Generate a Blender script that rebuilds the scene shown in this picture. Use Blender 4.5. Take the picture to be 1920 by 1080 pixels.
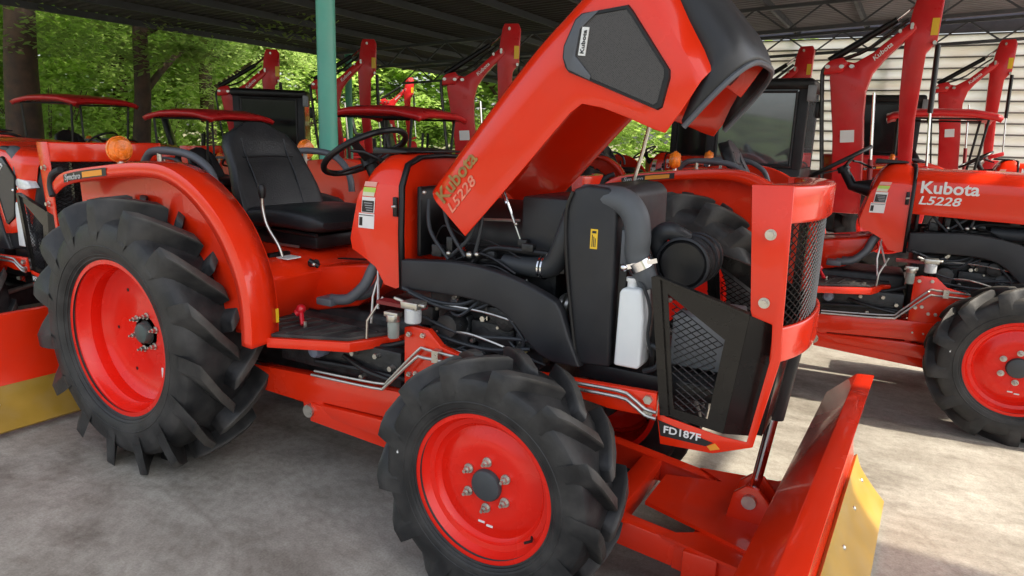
import bpy, bmesh, math, random
from mathutils import Vector, Matrix, Euler
random.seed(7)
rad = math.radians
for o in list(bpy.data.objects): bpy.data.objects.remove(o)
S = bpy.context.scene
COL = S.collection

# ------------------------------------------------------------------ camera
CP = Vector((3.18, -2.52, 1.66)); YAW, PITCH, ROLL, FPX = rad(-29.54), rad(12.32), rad(1.9), 1293.0
fwd = Vector((math.sin(YAW)*math.cos(PITCH), math.cos(YAW)*math.cos(PITCH), -math.sin(PITCH)))
rt0 = Vector((math.cos(YAW), -math.sin(YAW), 0)); dn0 = fwd.cross(rt0)
rt = rt0*math.cos(ROLL) - dn0*math.sin(ROLL); dn = rt0*math.sin(ROLL) + dn0*math.cos(ROLL)
cam = bpy.data.cameras.new('camera'); camo = bpy.data.objects.new('camera', cam); COL.objects.link(camo)
M = Matrix((rt, -dn, -fwd)).transposed().to_4x4(); M.translation = CP
camo.matrix_world = M
cam.sensor_width = 36; cam.lens = FPX/1920*36; cam.clip_end = 600; cam.clip_start = 0.05
S.camera = camo
S.render.resolution_x, S.render.resolution_y = 1024, 576

# ------------------------------------------------------------------ sky, sun, exposure
SUN_EL, SUN_AZ = rad(50), rad(11)          # azimuth of the sun measured from +X towards +Y
w = bpy.data.worlds.new('World'); S.world = w; w.use_nodes = True
nt = w.node_tree; bg = nt.nodes['Background']
sky = nt.nodes.new('ShaderNodeTexSky'); sky.sky_type = 'NISHITA'; sky.sun_disc = False
sky.sun_elevation = SUN_EL; sky.sun_rotation = math.pi/2 - SUN_AZ
sky.dust_density = 4.0; sky.air_density = 1.0; sky.ozone_density = 0.6
hs = nt.nodes.new('ShaderNodeHueSaturation'); hs.inputs['Saturation'].default_value = .5      # hazy white tropical sky
nt.links.new(sky.outputs[0], hs.inputs['Color']); nt.links.new(hs.outputs[0], bg.inputs[0]); bg.inputs[1].default_value = 0.15
sl = bpy.data.lights.new('sun', 'SUN'); sl.energy = 2.5; sl.angle = rad(0.8); sl.color = (1.0, 0.90, 0.74)
so = bpy.data.objects.new('sun', sl); COL.objects.link(so)
sd = Vector((math.cos(SUN_EL)*math.cos(SUN_AZ), math.cos(SUN_EL)*math.sin(SUN_AZ), math.sin(SUN_EL)))
so.rotation_euler = sd.to_track_quat('Z', 'Y').to_euler()
so.location = sd*60
S.view_settings.view_transform = 'Standard'; S.view_settings.look = 'None'
S.view_settings.gamma = 1.0; S.view_settings.exposure = 1.5
S.render.engine = 'CYCLES'

# ------------------------------------------------------------------ materials
MATS = {}
def mat(name, col, rough=.5, metal=0.0, coat=0.0, var=.12, vscale=6.0, bump=0.0, bscale=60.0, spec=.5,
        trans=0.0, emit=None, dust=0.0, alpha=1.0):
    if name in MATS: return MATS[name]
    m = bpy.data.materials.new(name); m.use_nodes = True; MATS[name] = m
    n, l = m.node_tree.nodes, m.node_tree.links
    b = n['Principled BSDF']
    tc = n.new('ShaderNodeTexCoord')
    nz = n.new('ShaderNodeTexNoise'); nz.inputs['Scale'].default_value = vscale; nz.inputs['Detail'].default_value = 6
    l.new(tc.outputs['Object'], nz.inputs['Vector'])
    mr = n.new('ShaderNodeMapRange'); mr.inputs[1].default_value = .3; mr.inputs[2].default_value = .7
    mr.inputs[3].default_value = 1-var; mr.inputs[4].default_value = 1+var
    l.new(nz.outputs[0], mr.inputs[0])
    mx = n.new('ShaderNodeMix'); mx.data_type = 'RGBA'; mx.blend_type = 'MULTIPLY'; mx.inputs[0].default_value = 1
    mx.inputs[6].default_value = (*col, 1); l.new(mr.outputs[0], mx.inputs[7])
    out = mx.outputs[2]
    if dust > 0:      # thin dust film in patches and on the upper faces, part of the surface itself
        n2 = n.new('ShaderNodeTexNoise'); n2.inputs['Scale'].default_value = 9; n2.inputs['Detail'].default_value = 8
        l.new(tc.outputs['Object'], n2.inputs['Vector'])
        r2 = n.new('ShaderNodeMapRange'); r2.inputs[1].default_value = .42; r2.inputs[2].default_value = .75
        r2.inputs[3].default_value = 0; r2.inputs[4].default_value = dust
        l.new(n2.outputs[0], r2.inputs[0])
        m2 = n.new('ShaderNodeMix'); m2.data_type = 'RGBA'; l.new(r2.outputs[0], m2.inputs[0])
        l.new(out, m2.inputs[6]); m2.inputs[7].default_value = (.30, .27, .23, 1); out = m2.outputs[2]
    l.new(out, b.inputs['Base Color'])
    rr = n.new('ShaderNodeMapRange'); rr.inputs[1].default_value = .3; rr.inputs[2].default_value = .7
    rr.inputs[3].default_value = max(.03, rough*.8); rr.inputs[4].default_value = min(1, rough*1.25)
    l.new(nz.outputs[0], rr.inputs[0]); l.new(rr.outputs[0], b.inputs['Roughness'])
    b.inputs['Metallic'].default_value = metal; b.inputs['Coat Weight'].default_value = coat
    b.inputs['Coat Roughness'].default_value = .035; b.inputs['Coat IOR'].default_value = 1.42
    b.inputs['Specular IOR Level'].default_value = spec
    b.inputs['Transmission Weight'].default_value = trans
    if emit: b.inputs['Emission Color'].default_value = (*emit, 1); b.inputs['Emission Strength'].default_value = 1
    if bump > 0:
        n3 = n.new('ShaderNodeTexNoise'); n3.inputs['Scale'].default_value = bscale; n3.inputs['Detail'].default_value = 5
        l.new(tc.outputs['Object'], n3.inputs['Vector'])
        bp = n.new('ShaderNodeBump'); bp.inputs['Strength'].default_value = bump; bp.inputs['Distance'].default_value = .01
        l.new(n3.outputs[0], bp.inputs['Height']); l.new(bp.outputs[0], b.inputs['Normal'])
    return m
ORANGE = mat('orange_red_paint', (.76, .027, .004), .24, coat=.5, var=.04, vscale=2.5, bump=.02, bscale=220, dust=.025, spec=.32)
RIMRED = mat('scarlet_rim_paint', (.76, .014, .005), .26, coat=.25, var=.04, dust=.012, spec=.3)
EXRED = mat('crimson_digger_paint', (.56, .014, .016), .32, coat=.2, var=.08, dust=.04, spec=.35)
DKRED = mat('dark_red_primer', (.20, .014, .016), .5, var=.2)
RUBBER = mat('tyre_rubber', (.017, .0175, .0185), .55, var=.3, vscale=9, bump=.12, bscale=80, spec=.34, dust=.10)
def tyre_mat(name, R):
    base = mat(name, (.019, .0193, .020), .5, var=.3, vscale=9, bump=.12, bscale=80, spec=.36, dust=.09)
    n, l = base.node_tree.nodes, base.node_tree.links; b = n['Principled BSDF']; src = b.inputs['Base Color'].links[0].from_socket
    tc = n.new('ShaderNodeTexCoord'); mp = n.new('ShaderNodeVectorMath'); mp.operation = 'MULTIPLY'; mp.inputs[1].default_value = (1,0,1); l.new(tc.outputs['Object'], mp.inputs[0])
    ln = n.new('ShaderNodeVectorMath'); ln.operation = 'LENGTH'; l.new(mp.outputs[0], ln.inputs[0])
    r = n.new('ShaderNodeMapRange'); r.inputs[1].default_value = R-.016; r.inputs[2].default_value = R-.004; r.inputs[3].default_value = 0; r.inputs[4].default_value = .85; l.new(ln.outputs['Value'], r.inputs[0])
    nz = n.new('ShaderNodeTexNoise'); nz.inputs['Scale'].default_value = 14; nz.inputs['Detail'].default_value = 6; l.new(tc.outputs['Object'], nz.inputs['Vector'])
    m1 = n.new('ShaderNodeMath'); m1.operation = 'MULTIPLY'; l.new(r.outputs[0], m1.inputs[0]); l.new(nz.outputs[0], m1.inputs[1])
    mx = n.new('ShaderNodeMix'); mx.data_type = 'RGBA'; l.new(m1.outputs[0], mx.inputs[0]); l.new(src, mx.inputs[6]); mx.inputs[7].default_value = (.12,.113,.10,1)
    l.new(mx.outputs[2], b.inputs['Base Color']); return base
BLACK = mat('black_plastic', (.008, .008, .009), .38, var=.2, bump=.03, bscale=300, dust=.03, spec=.35)
GLOSSBLK = mat('black_gloss_plate', (.008, .007, .0065), .20, coat=.12, var=.2, dust=.02, spec=.28)
DKGREY = mat('charcoal_plastic', (.020, .021, .024), .45, var=.15, bump=.05, bscale=400, spec=.35, dust=.03)
GREY = mat('grey_plastic', (.085, .092, .105), .45, var=.15, bump=.03, bscale=300)
ENGINE = mat('engine_casting', (.020, .021, .023), .45, metal=.3, var=.4, vscale=18, bump=.25, bscale=70, dust=.08)
HOSE = mat('rubber_hose', (.024, .027, .031), .45, var=.2, spec=.4)
STEEL = mat('zinc_steel', (.55, .53, .48), .32, metal=.9, var=.15, vscale=30)
CHROME = mat('chrome_rod', (.72, .72, .74), .12, metal=1.0, var=.05)
VINYL = mat('seat_vinyl', (.013, .014, .016), .40, var=.2, bump=.22, bscale=110, spec=.4, dust=.03)
MAT_FLOOR = mat('floor_mat_rubber', (.020, .019, .019), .7, var=.35, vscale=14, bump=.3, bscale=60, dust=.25)
WHITE = mat('white_label', (.75, .75, .73), .45, var=.05)
TANK = mat('translucent_bottle', (.74, .77, .77), .35, var=.06, spec=.5)
BOWL = mat('sediment_bowl', (.42, .46, .42), .15, var=.1, spec=.6, trans=.4)
FILTER = mat('filter_can', (.55, .57, .58), .3, metal=.2, var=.05)
YELLOW = mat('mustard_paint', (.36, .215, .028), .42, var=.12, dust=.15)
LABYEL = mat('yellow_label', (.80, .50, .02), .45, var=.03)
LABGRN = mat('green_label', (.42, .62, .10), .45, var=.03)
LABBLK = mat('black_label', (.012, .012, .013), .35, var=.05)
LABORG = mat('orange_label', (.75, .28, .02), .4, var=.03)
OLIVE = mat('olive_lettering', (.30, .17, .045), .45, var=.35, vscale=40)
PINK = mat('pale_lettering', (.72, .22, .14), .45, var=.3, vscale=40)
DKGLASS = mat('dark_cab_glass', (.012, .013, .014), .08, var=.05, spec=.3)
AMBER = mat('amber_lens', (.85, .20, .015), .2, coat=.5, var=.25, vscale=40, bump=.5, bscale=90)
LENS = mat('lamp_lens', (.70, .72, .74), .08, coat=.6, var=.15, vscale=40)
KNOB = mat('red_knob', (.55, .01, .02), .3, coat=.3, var=.05)
GLASS = mat('cab_glass', (.20, .215, .225), .03, metal=.6, var=.05, spec=.9)
BLUEGREY = mat('blue_grey_cap', (.16, .19, .26), .35, var=.1)
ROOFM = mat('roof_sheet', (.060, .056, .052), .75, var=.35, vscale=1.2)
ROOFL = mat('paler_roof_sheet', (.20, .195, .21), .6, var=.3, vscale=1.0)  # paler grey sheet colour for the right-hand part of the roof
PURLIN = mat('purlin_steel', (.060, .066, .080), .55, var=.2)
GREENP = mat('sea_green_column_paint', (.085, .36, .27), .42, var=.10, vscale=3, bump=.05, bscale=40, dust=.12)
def translucent(name, col):
    m = bpy.data.materials.new(name); m.use_nodes = True; n, l = m.node_tree.nodes, m.node_tree.links
    b = n['Principled BSDF']; out = n['Material Output']; b.inputs['Roughness'].default_value = .5
    tc = n.new('ShaderNodeTexCoord'); mp = n.new('ShaderNodeMapping'); mp.inputs['Scale'].default_value = (.5, 1, 3); l.new(tc.outputs['Object'], mp.inputs[0])
    nz = n.new('ShaderNodeTexNoise'); nz.inputs['Scale'].default_value = 1.6; nz.inputs['Detail'].default_value = 7; l.new(mp.outputs[0], nz.inputs['Vector'])
    r = n.new('ShaderNodeValToRGB'); r.color_ramp.elements[0].position = .34; r.color_ramp.elements[1].position = .58
    r.color_ramp.elements[0].color = (col[0]*.90, col[1]*.85, col[2]*.79, 1); r.color_ramp.elements[1].color = (*col, 1); l.new(nz.outputs[0], r.inputs[0])
    t = n.new('ShaderNodeBsdfTranslucent'); mx = n.new('ShaderNodeMixShader'); mx.inputs[0].default_value = .9
    l.new(r.outputs[0], b.inputs['Base Color']); l.new(r.outputs[0], t.inputs['Color'])
    l.new(b.outputs[0], mx.inputs[1]); l.new(t.outputs[0], mx.inputs[2]); l.new(mx.outputs[0], out.inputs['Surface'])
    return m
SLAT = translucent('translucent_cream_louvre', (.90, .88, .85))
TRUNK = mat('tree_bark', (.075, .045, .032), .85, var=.5, vscale=5, bump=.8, bscale=14)
def leafmat(name, col):
    m = bpy.data.materials.new(name); m.use_nodes = True
    n, l = m.node_tree.nodes, m.node_tree.links
    n.remove(n['Principled BSDF']); out = n['Material Output']
    tc = n.new('ShaderNodeTexCoord'); nz = n.new('ShaderNodeTexNoise'); nz.inputs['Scale'].default_value = .9; nz.inputs['Detail'].default_value = 5
    l.new(tc.outputs['Object'], nz.inputs['Vector'])
    cr = n.new('ShaderNodeValToRGB'); cr.color_ramp.elements[0].position = .3; cr.color_ramp.elements[1].position = .7
    cr.color_ramp.elements[0].color = (*[c*.78 for c in col], 1); cr.color_ramp.elements[1].color = (col[0]*1.35, col[1]*1.25, col[2]*1.1, 1)
    l.new(nz.outputs[0], cr.inputs[0])
    d = n.new('ShaderNodeBsdfPrincipled'); d.inputs['Roughness'].default_value = .5; l.new(cr.outputs[0], d.inputs['Base Color'])
    t = n.new('ShaderNodeBsdfTranslucent'); l.new(cr.outputs[0], t.inputs['Color'])
    mx = n.new('ShaderNodeMixShader'); mx.inputs[0].default_value = .58
    l.new(d.outputs[0], mx.inputs[1]); l.new(t.outputs[0], mx.inputs[2]); l.new(mx.outputs[0], out.inputs['Surface'])
    return m
LEAF1 = leafmat('dark_leaf', (.31, .45, .14)); LEAF2 = leafmat('bright_leaf', (.46, .64, .20)); LEAF3 = leafmat('olive_leaf', (.42, .57, .21))
def perforated(name):
    m = bpy.data.materials.new(name); m.use_nodes = True; n, l = m.node_tree.nodes, m.node_tree.links; b = n['Principled BSDF']
    tc = n.new('ShaderNodeTexCoord'); v = n.new('ShaderNodeTexVoronoi'); v.inputs['Scale'].default_value = 190; v.inputs['Randomness'].default_value = .15
    l.new(tc.outputs['Object'], v.inputs['Vector'])
    r = n.new('ShaderNodeValToRGB'); r.color_ramp.elements[0].position = .30; r.color_ramp.elements[1].position = .42
    r.color_ramp.elements[0].color = (.004, .004, .004, 1); r.color_ramp.elements[1].color = (.060, .055, .052, 1)
    l.new(v.outputs['Distance'], r.inputs[0]); l.new(r.outputs[0], b.inputs['Base Color']); b.inputs['Roughness'].default_value = .5
    return m
PERF = perforated('perforated_screen')
def concrete():
    m = bpy.data.materials.new('worn_concrete'); m.use_nodes = True; n, l = m.node_tree.nodes, m.node_tree.links; b = n['Principled BSDF']
    tc = n.new('ShaderNodeTexCoord')
    def noise(sc, det=8, rough=.6, sx=1, sy=1):
        mp = n.new('ShaderNodeMapping'); mp.inputs['Scale'].default_value = (sx, sy, 1); l.new(tc.outputs['Object'], mp.inputs[0])
        z = n.new('ShaderNodeTexNoise'); z.inputs['Scale'].default_value = sc; z.inputs['Detail'].default_value = det; z.inputs['Roughness'].default_value = rough
        l.new(mp.outputs[0], z.inputs['Vector']); return z.outputs[0]
    def ramp(src, p0, p1, c0, c1):
        r = n.new('ShaderNodeValToRGB'); r.color_ramp.elements[0].position = p0; r.color_ramp.elements[1].position = p1
        r.color_ramp.elements[0].color = (*c0, 1); r.color_ramp.elements[1].color = (*c1, 1); l.new(src, r.inputs[0]); return r.outputs[0]
    def mul(a, b_, f=1.0):
        x = n.new('ShaderNodeMix'); x.data_type = 'RGBA'; x.blend_type = 'MULTIPLY'; x.inputs[0].default_value = f
        l.new(a, x.inputs[6]); l.new(b_, x.inputs[7]); return x.outputs[2]
    base = ramp(noise(.9), .3, .7, (.35, .332, .288), (.46, .44, .385))
    c = mul(base, ramp(noise(3.2, 10, .7), .36, .62, (.68, .66, .64), (1, 1, 1)))
    c = mul(c, ramp(noise(1.7, 6, .65, 1, 1.6), .30, .46, (.40, .37, .34), (1, 1, 1)), .8)      # oil and tyre stains
    c = mul(c, ramp(noise(26, 6, .7), .30, .55, (.74, .73, .72), (1, 1, 1)), .9)
    c = mul(c, ramp(noise(110, 3, .6), .34, .60, (.80, .79, .78), (1.05, 1.05, 1.05)), .8)
    c = mul(c, ramp(noise(.55, 9, .72, .5, 3.2), .36, .50, (.55, .52, .49), (1, 1, 1)), .6)      # drag and tyre marks
    v = n.new('ShaderNodeTexVoronoi'); v.inputs['Scale'].default_value = 9; l.new(tc.outputs['Object'], v.inputs['Vector'])
    c = mul(c, ramp(v.outputs['Distance'], .012, .035, (.45, .42, .4), (1, 1, 1)), .6)            # small dark specks
    # cracks
    wv = n.new('ShaderNodeTexVoronoi'); wv.feature = 'DISTANCE_TO_EDGE'; wv.inputs['Scale'].default_value = .55
    mxv = n.new('ShaderNodeMix'); mxv.data_type = 'VECTOR'; mxv.inputs[0].default_value = .12
    nzv = n.new('ShaderNodeTexNoise'); nzv.inputs['Scale'].default_value = 2.5; nzv.inputs['Detail'].default_value = 6; l.new(tc.outputs['Object'], nzv.inputs['Vector'])
    l.new(tc.outputs['Object'], mxv.inputs[4]); l.new(nzv.outputs['Color'], mxv.inputs[5]); l.new(mxv.outputs[1], wv.inputs['Vector'])
    c = mul(c, ramp(wv.outputs['Distance'], .001, .006, (.6, .56, .53), (1, 1, 1)), .30)
    l.new(c, b.inputs['Base Color'])
    r = n.new('ShaderNodeMapRange'); r.inputs[3].default_value = .55; r.inputs[4].default_value = .9; l.new(noise(2.5), r.inputs[0]); l.new(r.outputs[0], b.inputs['Roughness'])
    bp = n.new('ShaderNodeBump'); bp.inputs['Strength'].default_value = .25; bp.inputs['Distance'].default_value = .01
    l.new(noise(40, 8, .7), bp.inputs['Height']); l.new(bp.outputs[0], b.inputs['Normal'])
    return m
CONC = concrete()
SOIL = mat('bare_earth_and_grass', (.16, .15, .07), .95, var=.5, vscale=.8, bump=.5, bscale=8)

# ------------------------------------------------------------------ mesh helpers
def V(*a): return Vector(a)
def split(name, m, T, gen, **k):
    for q in gen: q.build(name, m, T, **k)
class MB:
    def __init__(s): s.v = []; s.f = []
    def add(s, vs, fs):
        o = len(s.v); s.v += [tuple(p) for p in vs]; s.f += [[i+o for i in f] for f in fs]; return s
    def box(s, a, b):
        x0, y0, z0 = a; x1, y1, z1 = b
        vs = [(x0,y0,z0),(x1,y0,z0),(x1,y1,z0),(x0,y1,z0),(x0,y0,z1),(x1,y0,z1),(x1,y1,z1),(x0,y1,z1)]
        return s.add(vs, [[0,3,2,1],[4,5,6,7],[0,1,5,4],[1,2,6,5],[2,3,7,6],[3,0,4,7]])
    def bar(s, a, b, wd, hg, up=(0,0,1)):       # rectangular bar between two points
        a, b = Vector(a), Vector(b); d = (b-a).normalized(); u = Vector(up)
        sd_ = d.cross(u); sd_ = sd_.normalized() if sd_.length > 1e-5 else V(1,0,0); u = sd_.cross(d)
        vs = [p + sd_*(i*wd/2) + u*(j*hg/2) for p in (a, b) for i, j in ((-1,-1),(1,-1),(1,1),(-1,1))]
        return s.add(vs, [[0,1,2,3],[7,6,5,4],[0,4,5,1],[1,5,6,2],[2,6,7,3],[3,7,4,0]])
    def prism(s, poly, y0, y1):                  # polygon in (x,z) extruded along y
        n = len(poly); vs = [(x, y0, z) for x, z in poly] + [(x, y1, z) for x, z in poly]
        return s.add(vs, [list(range(n)), list(range(2*n-1, n-1, -1))] + [[i, i+n, (i+1)%n+n, (i+1)%n] for i in range(n)])
    def prismz(s, poly, z0, z1):
        n = len(poly); vs = [(x, y, z0) for x, y in poly] + [(x, y, z1) for x, y in poly]
        return s.add(vs, [list(range(n-1, -1, -1)), list(range(n, 2*n))] + [[i, (i+1)%n, (i+1)%n+n, i+n] for i in range(n)])
    def tube(s, pts, r, n=10, smooth=0, close=False, caps=True):
        pts = [Vector(p) for p in pts]
        rs = r if isinstance(r, (list, tuple)) else [r]*len(pts)
        if smooth:
            q, qr = [], []; L = len(pts); rng = L if close else L-1
            for i in range(rng):
                g = (lambda k: pts[k % L]) if close else (lambda k: pts[min(max(k,0),L-1)])
                p0,p1,p2,p3 = g(i-1),g(i),g(i+1),g(i+2)
                for k in range(smooth):
                    t = k/smooth
                    q.append(.5*((2*p1)+(p2-p0)*t+(2*p0-5*p1+4*p2-p3)*t*t+(3*p1-p0-3*p2+p3)*t**3))
                    qr.append(rs[i]*(1-t)+rs[(i+1) % L]*t)
            if not close: q.append(pts[-1]); qr.append(rs[-1])
            pts, rs = q, qr
        L = len(pts); vs = []; up = None
        for i, p in enumerate(pts):
            a = pts[(i-1) % L] if (close or i > 0) else p; b = pts[(i+1) % L] if (close or i < L-1) else p
            d = (b-a).normalized()
            if up is None:
                up = V(0,0,1) if abs(d.z) < .9 else V(1,0,0)
            up = up - d*up.dot(d); up.normalize(); sd_ = d.cross(up)
            for k in range(n):
                th = 2*math.pi*k/n; vs.append(p + (sd_*math.cos(th)+up*math.sin(th))*rs[i])
        fs = []
        for i in range(L if close else L-1):
            j = (i+1) % L
            for k in range(n): fs.append([i*n+k, i*n+(k+1)%n, j*n+(k+1)%n, j*n+k])
        if not close and caps: fs += [list(range(n-1,-1,-1)), list(range((L-1)*n, L*n))]
        return s.add(vs, fs)
    def cyl(s, a, b, r, n=16, r2=None): return s.tube([a, b], [r, r if r2 is None else r2], n)
    def lathe(s, prof, n=48, c=(0,0,0), axis='y', close=False):       # prof: (radius, along)
        vs = []; L = len(prof)
        for k in range(n):
            th = 2*math.pi*k/n; ct, st = math.cos(th), math.sin(th)
            for r, a in prof:
                p = (r*ct, a, r*st) if axis == 'y' else ((r*ct, r*st, a) if axis == 'z' else (a, r*ct, r*st))
                vs.append((p[0]+c[0], p[1]+c[1], p[2]+c[2]))
        fs = []
        for k in range(n):
            j = (k+1) % n
            for i in range(L if close else L-1): fs.append([k*L+i, k*L+(i+1)%L, j*L+(i+1)%L, j*L+i])
        return s.add(vs, fs)
    def sphere(s, c, r, n=14, m=8, sc=(1,1,1)):
        prof = [(math.sin(math.pi*i/m)*r+1e-5, -math.cos(math.pi*i/m)*r) for i in range(m+1)]
        t = MB().lathe(prof, n, axis='z'); t.v = [(x*sc[0]+c[0], y*sc[1]+c[1], z*sc[2]+c[2]) for x,y,z in t.v]
        return s.add(t.v, t.f)
    def loft(s, secs, closed=False, caps=False):
        n = len(secs[0]); vs = [p for q in secs for p in q]; fs = []
        for i in range(len(secs)-1):
            for k in range(n if closed else n-1): fs.append([i*n+k, i*n+(k+1)%n, (i+1)*n+(k+1)%n, (i+1)*n+k])
        if caps: fs += [list(range(n-1,-1,-1)), list(range((len(secs)-1)*n, len(secs)*n))]
        return s.add(vs, fs)
    def xf(s, m): s.v = [tuple(m @ Vector(p)) for p in s.v]; return s
    def mesh(s, name, m, bevel=0, seg=2, angle=35, recalc=True):
        me = bpy.data.meshes.new(name); me.from_pydata(s.v, [], s.f)
        bm = bmesh.new(); bm.from_mesh(me)
        if recalc: bmesh.ops.recalc_face_normals(bm, faces=bm.faces)
        if bevel:
            bmesh.ops.remove_doubles(bm, verts=bm.verts, dist=1e-5)
            ed = [e for e in bm.edges if len(e.link_faces) == 2 and e.calc_face_angle(0) > rad(28)]
            bmesh.ops.bevel(bm, geom=ed, offset=bevel, segments=seg, affect='EDGES', clamp_overlap=True, profile=.5)
        bm.to_mesh(me); bm.free()
        for p in me.polygons: p.use_smooth = True
        me.set_sharp_from_angle(angle=rad(angle)); me.materials.append(m)
        return me
    def build(s, name, m, parent=None, bevel=0, seg=2, angle=35, loc=None, rot=None, recalc=True, solid=0):
        o = bpy.data.objects.new(name, s.mesh(name, m, bevel, seg, angle, recalc)); COL.objects.link(o); o.parent = parent
        if loc is not None: o.location = loc
        if rot is not None: o.rotation_euler = rot
        if solid:
            md = o.modifiers.new('Solidify', 'SOLIDIFY'); md.thickness = solid; md.offset = 0
        return o
def dup_obj(o, parent=None):
    c = o.copy(); COL.objects.link(c); c.parent = parent; return c
def copy_tree(o, parent=None, skip=()):
    c = dup_obj(o, parent)
    for ch in list(o.children):
        if ch.name.split('.')[0] not in skip: copy_tree(ch, c, skip)
    return c
def tag(o, label, cat, group=None):
    o['label'] = label; o['category'] = cat
    if group: o['group'] = group
    return o
def struct(o): o['kind'] = 'structure'; return o
def empty(name, loc=(0,0,0), rz=0, sc=1):
    o = bpy.data.objects.new(name, None); COL.objects.link(o); o.location = loc; o.rotation_euler = (0,0,rz); o.scale = (sc,)*3
    o.empty_display_size = .2; return o
TXT = {}
def text(name, s, m, parent, origin, size, side=-1, sx=1.0, bold=.012, shear=0.0, vertical=False, rot=0.0):
    key = (s, bold, shear)
    if key not in TXT:
        cu = bpy.data.curves.new('t', 'FONT'); cu.body = s; cu.size = 1; cu.offset = bold; cu.extrude = .004; cu.shear = shear; cu.resolution_u = 3
        ob = bpy.data.objects.new('t', cu); COL.objects.link(ob); dg = bpy.context.evaluated_depsgraph_get()
        me = bpy.data.meshes.new_from_object(ob.evaluated_get(dg)); TXT[key] = ([v.co.copy() for v in me.vertices], [list(p.vertices) for p in me.polygons])
        bpy.data.objects.remove(ob); bpy.data.meshes.remove(me)
    vs, fs = TXT[key]; b = MB(); c, sn = math.cos(rot), math.sin(rot)
    vv = []
    for p in vs:
        x, y = p.x*sx*size, p.y*size; x, y = x*c-y*sn, x*sn+y*c
        vv.append((origin[0]+(x if side < 0 else -x), origin[1]+side*(p.z*.3+.0012), origin[2]+y))
    b.add(vv, fs); return b.build(name, m, parent)
def diamond_mesh(mb, poly, plane, pitch=.030, aspect=1.7, r=.0018):
    """expanded-metal lattice clipped to a polygon given in 2-D; plane(u,v)->3-D"""
    def inside(u, v):
        c = False; n = len(poly)
        for i in range(n):
            (x1,y1),(x2,y2) = poly[i], poly[(i+1)%n]
            if (y1 > v) != (y2 > v) and u < (x2-x1)*(v-y1)/(y2-y1)+x1: c = not c
        return c
    us = [p[0] for p in poly]; vs = [p[1] for p in poly]
    pu, pv = pitch*aspect, pitch
    nu, nv = int((max(us)-min(us))/pu)+2, int((max(vs)-min(vs))/pv)+2
    for i in range(nu):
        for j in range(nv):
            u, v = min(us)+i*pu, min(vs)+j*pv
            for a, b in (((u,v),(u+pu/2,v+pv/2)),((u+pu/2,v+pv/2),(u+pu,v)),((u,v+pv),(u+pu/2,v+pv/2)),((u+pu/2,v+pv/2),(u+pu,v+pv))):
                if inside(*a) and inside(*b): mb.tube([plane(*a), plane(*b)], r, 4, caps=False)
    return mb

# ------------------------------------------------------------------ setting
g = MB().add([(-300,-300,-.03),(300,-300,-.03),(300,300,-.03),(-300,300,-.03)], [[0,1,2,3]]).build('ground', SOIL); struct(g)
g = MB().add([(-14,-14,0),(16,-14,0),(16,24,0),(-14,24,0)], [[0,1,2,3]]).build('concrete_floor', CONC); struct(g)

hv, hf = [], []; rnd = random.Random(5)  # unseen hill behind the camera, added to darken the cab glass reflection
for i in range(61):
    x_ = -150+i*5; top = 4.2+1.6*math.sin(i*.35)+1.0*math.sin(i*.93+1)+rnd.uniform(-.35,.35)
    hv += [(x_,-48,-.04),(x_,-58,top*.6),(x_,-68,top),(x_,-110,top*1.1)]
for i in range(60):
    for j in range(3): hf.append([i*4+j, i*4+j+1, (i+1)*4+j+1, (i+1)*4+j])
struct(MB().add(hv, hf).build('reflection_hill', mat('reflection_hill_green', (.045,.065,.025), .95, var=.6, vscale=.4, bump=.8, bscale=1.0)))
def roof_z(x): return 3.62 + (x+10.6)*.046
roof = empty('shed_roof', (0,0,0)); tag(roof, 'wide dark sheet roof of the open shed, seen from below', 'roof')
def sheet(x0, x1, y0, y1, m_=ROOFM):
    b = MB(); n = int((y1-y0)/.19); secs = []
    for x in (x0, x1):
        row = []
        for i in range(n):
            y = y0 + (y1-y0)*i/n; d = (y1-y0)/n
            row += [(x, y, roof_z(x)+.06), (x, y+d*.30, roof_z(x)+.06), (x, y+d*.42, roof_z(x)+.10), (x, y+d*.88, roof_z(x)+.10)]
        row.append((x, y1, roof_z(x)+.06)); secs.append(row)
    return b.loft(secs).build('roof_sheet', m_, roof, recalc=False, angle=10)
sheet(-10.6, -1.7, 1.35, 20.5); sheet(-1.7, 5.93, 1.35, 14.9, ROOFL); sheet(-10.6, 10.5, -1.75, 1.35)  # near strip's unseen right end is added to shade the ground by the blade
x = -10.5
while x < 6.1:
    MB().box((x-.03, -1.75, roof_z(x)-.06), (x+.03, 20.5 if x < -1.7 else 14.9, roof_z(x)+.055)).build('purlin', PURLIN, roof)
    x += 1.38
def truss(y, x0, x1, label):
    t = empty('roof_truss', (x0, y, 3.6)); tag(t, label, 'truss', 'steel lattice trusses under the roof')
    zb = lambda x: roof_z(x)-.50; zt = lambda x: roof_z(x)-.09
    L = lambda p: (p[0]-x0, 0, p[1]-3.6)
    MB().bar(L((x0,zb(x0))), L((x1,zb(x1))), .07, .06).build('bottom_chord', PURLIN, t)
    MB().bar(L((x0,zt(x0))), L((x1,zt(x1))), .07, .06).build('top_chord', PURLIN, t)
    n = int((x1-x0)/.55)
    for i in range(n):
        a, b_ = x0+(x1-x0)*i/n, x0+(x1-x0)*(i+1)/n
        p, q = ((a, zb(a)), (b_, zt(b_))) if i % 2 == 0 else ((a, zt(a)), (b_, zb(b_)))
        MB().bar(L(p), L(q), .03, .03).build('web_bar', PURLIN, t)
truss(11.0, -10.4, 6.0, 'nearer steel lattice truss crossing under the roof above the diggers')
truss(14.4, -10.4, 6.0, 'farther steel lattice truss just in front of the louvred wall')
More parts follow.
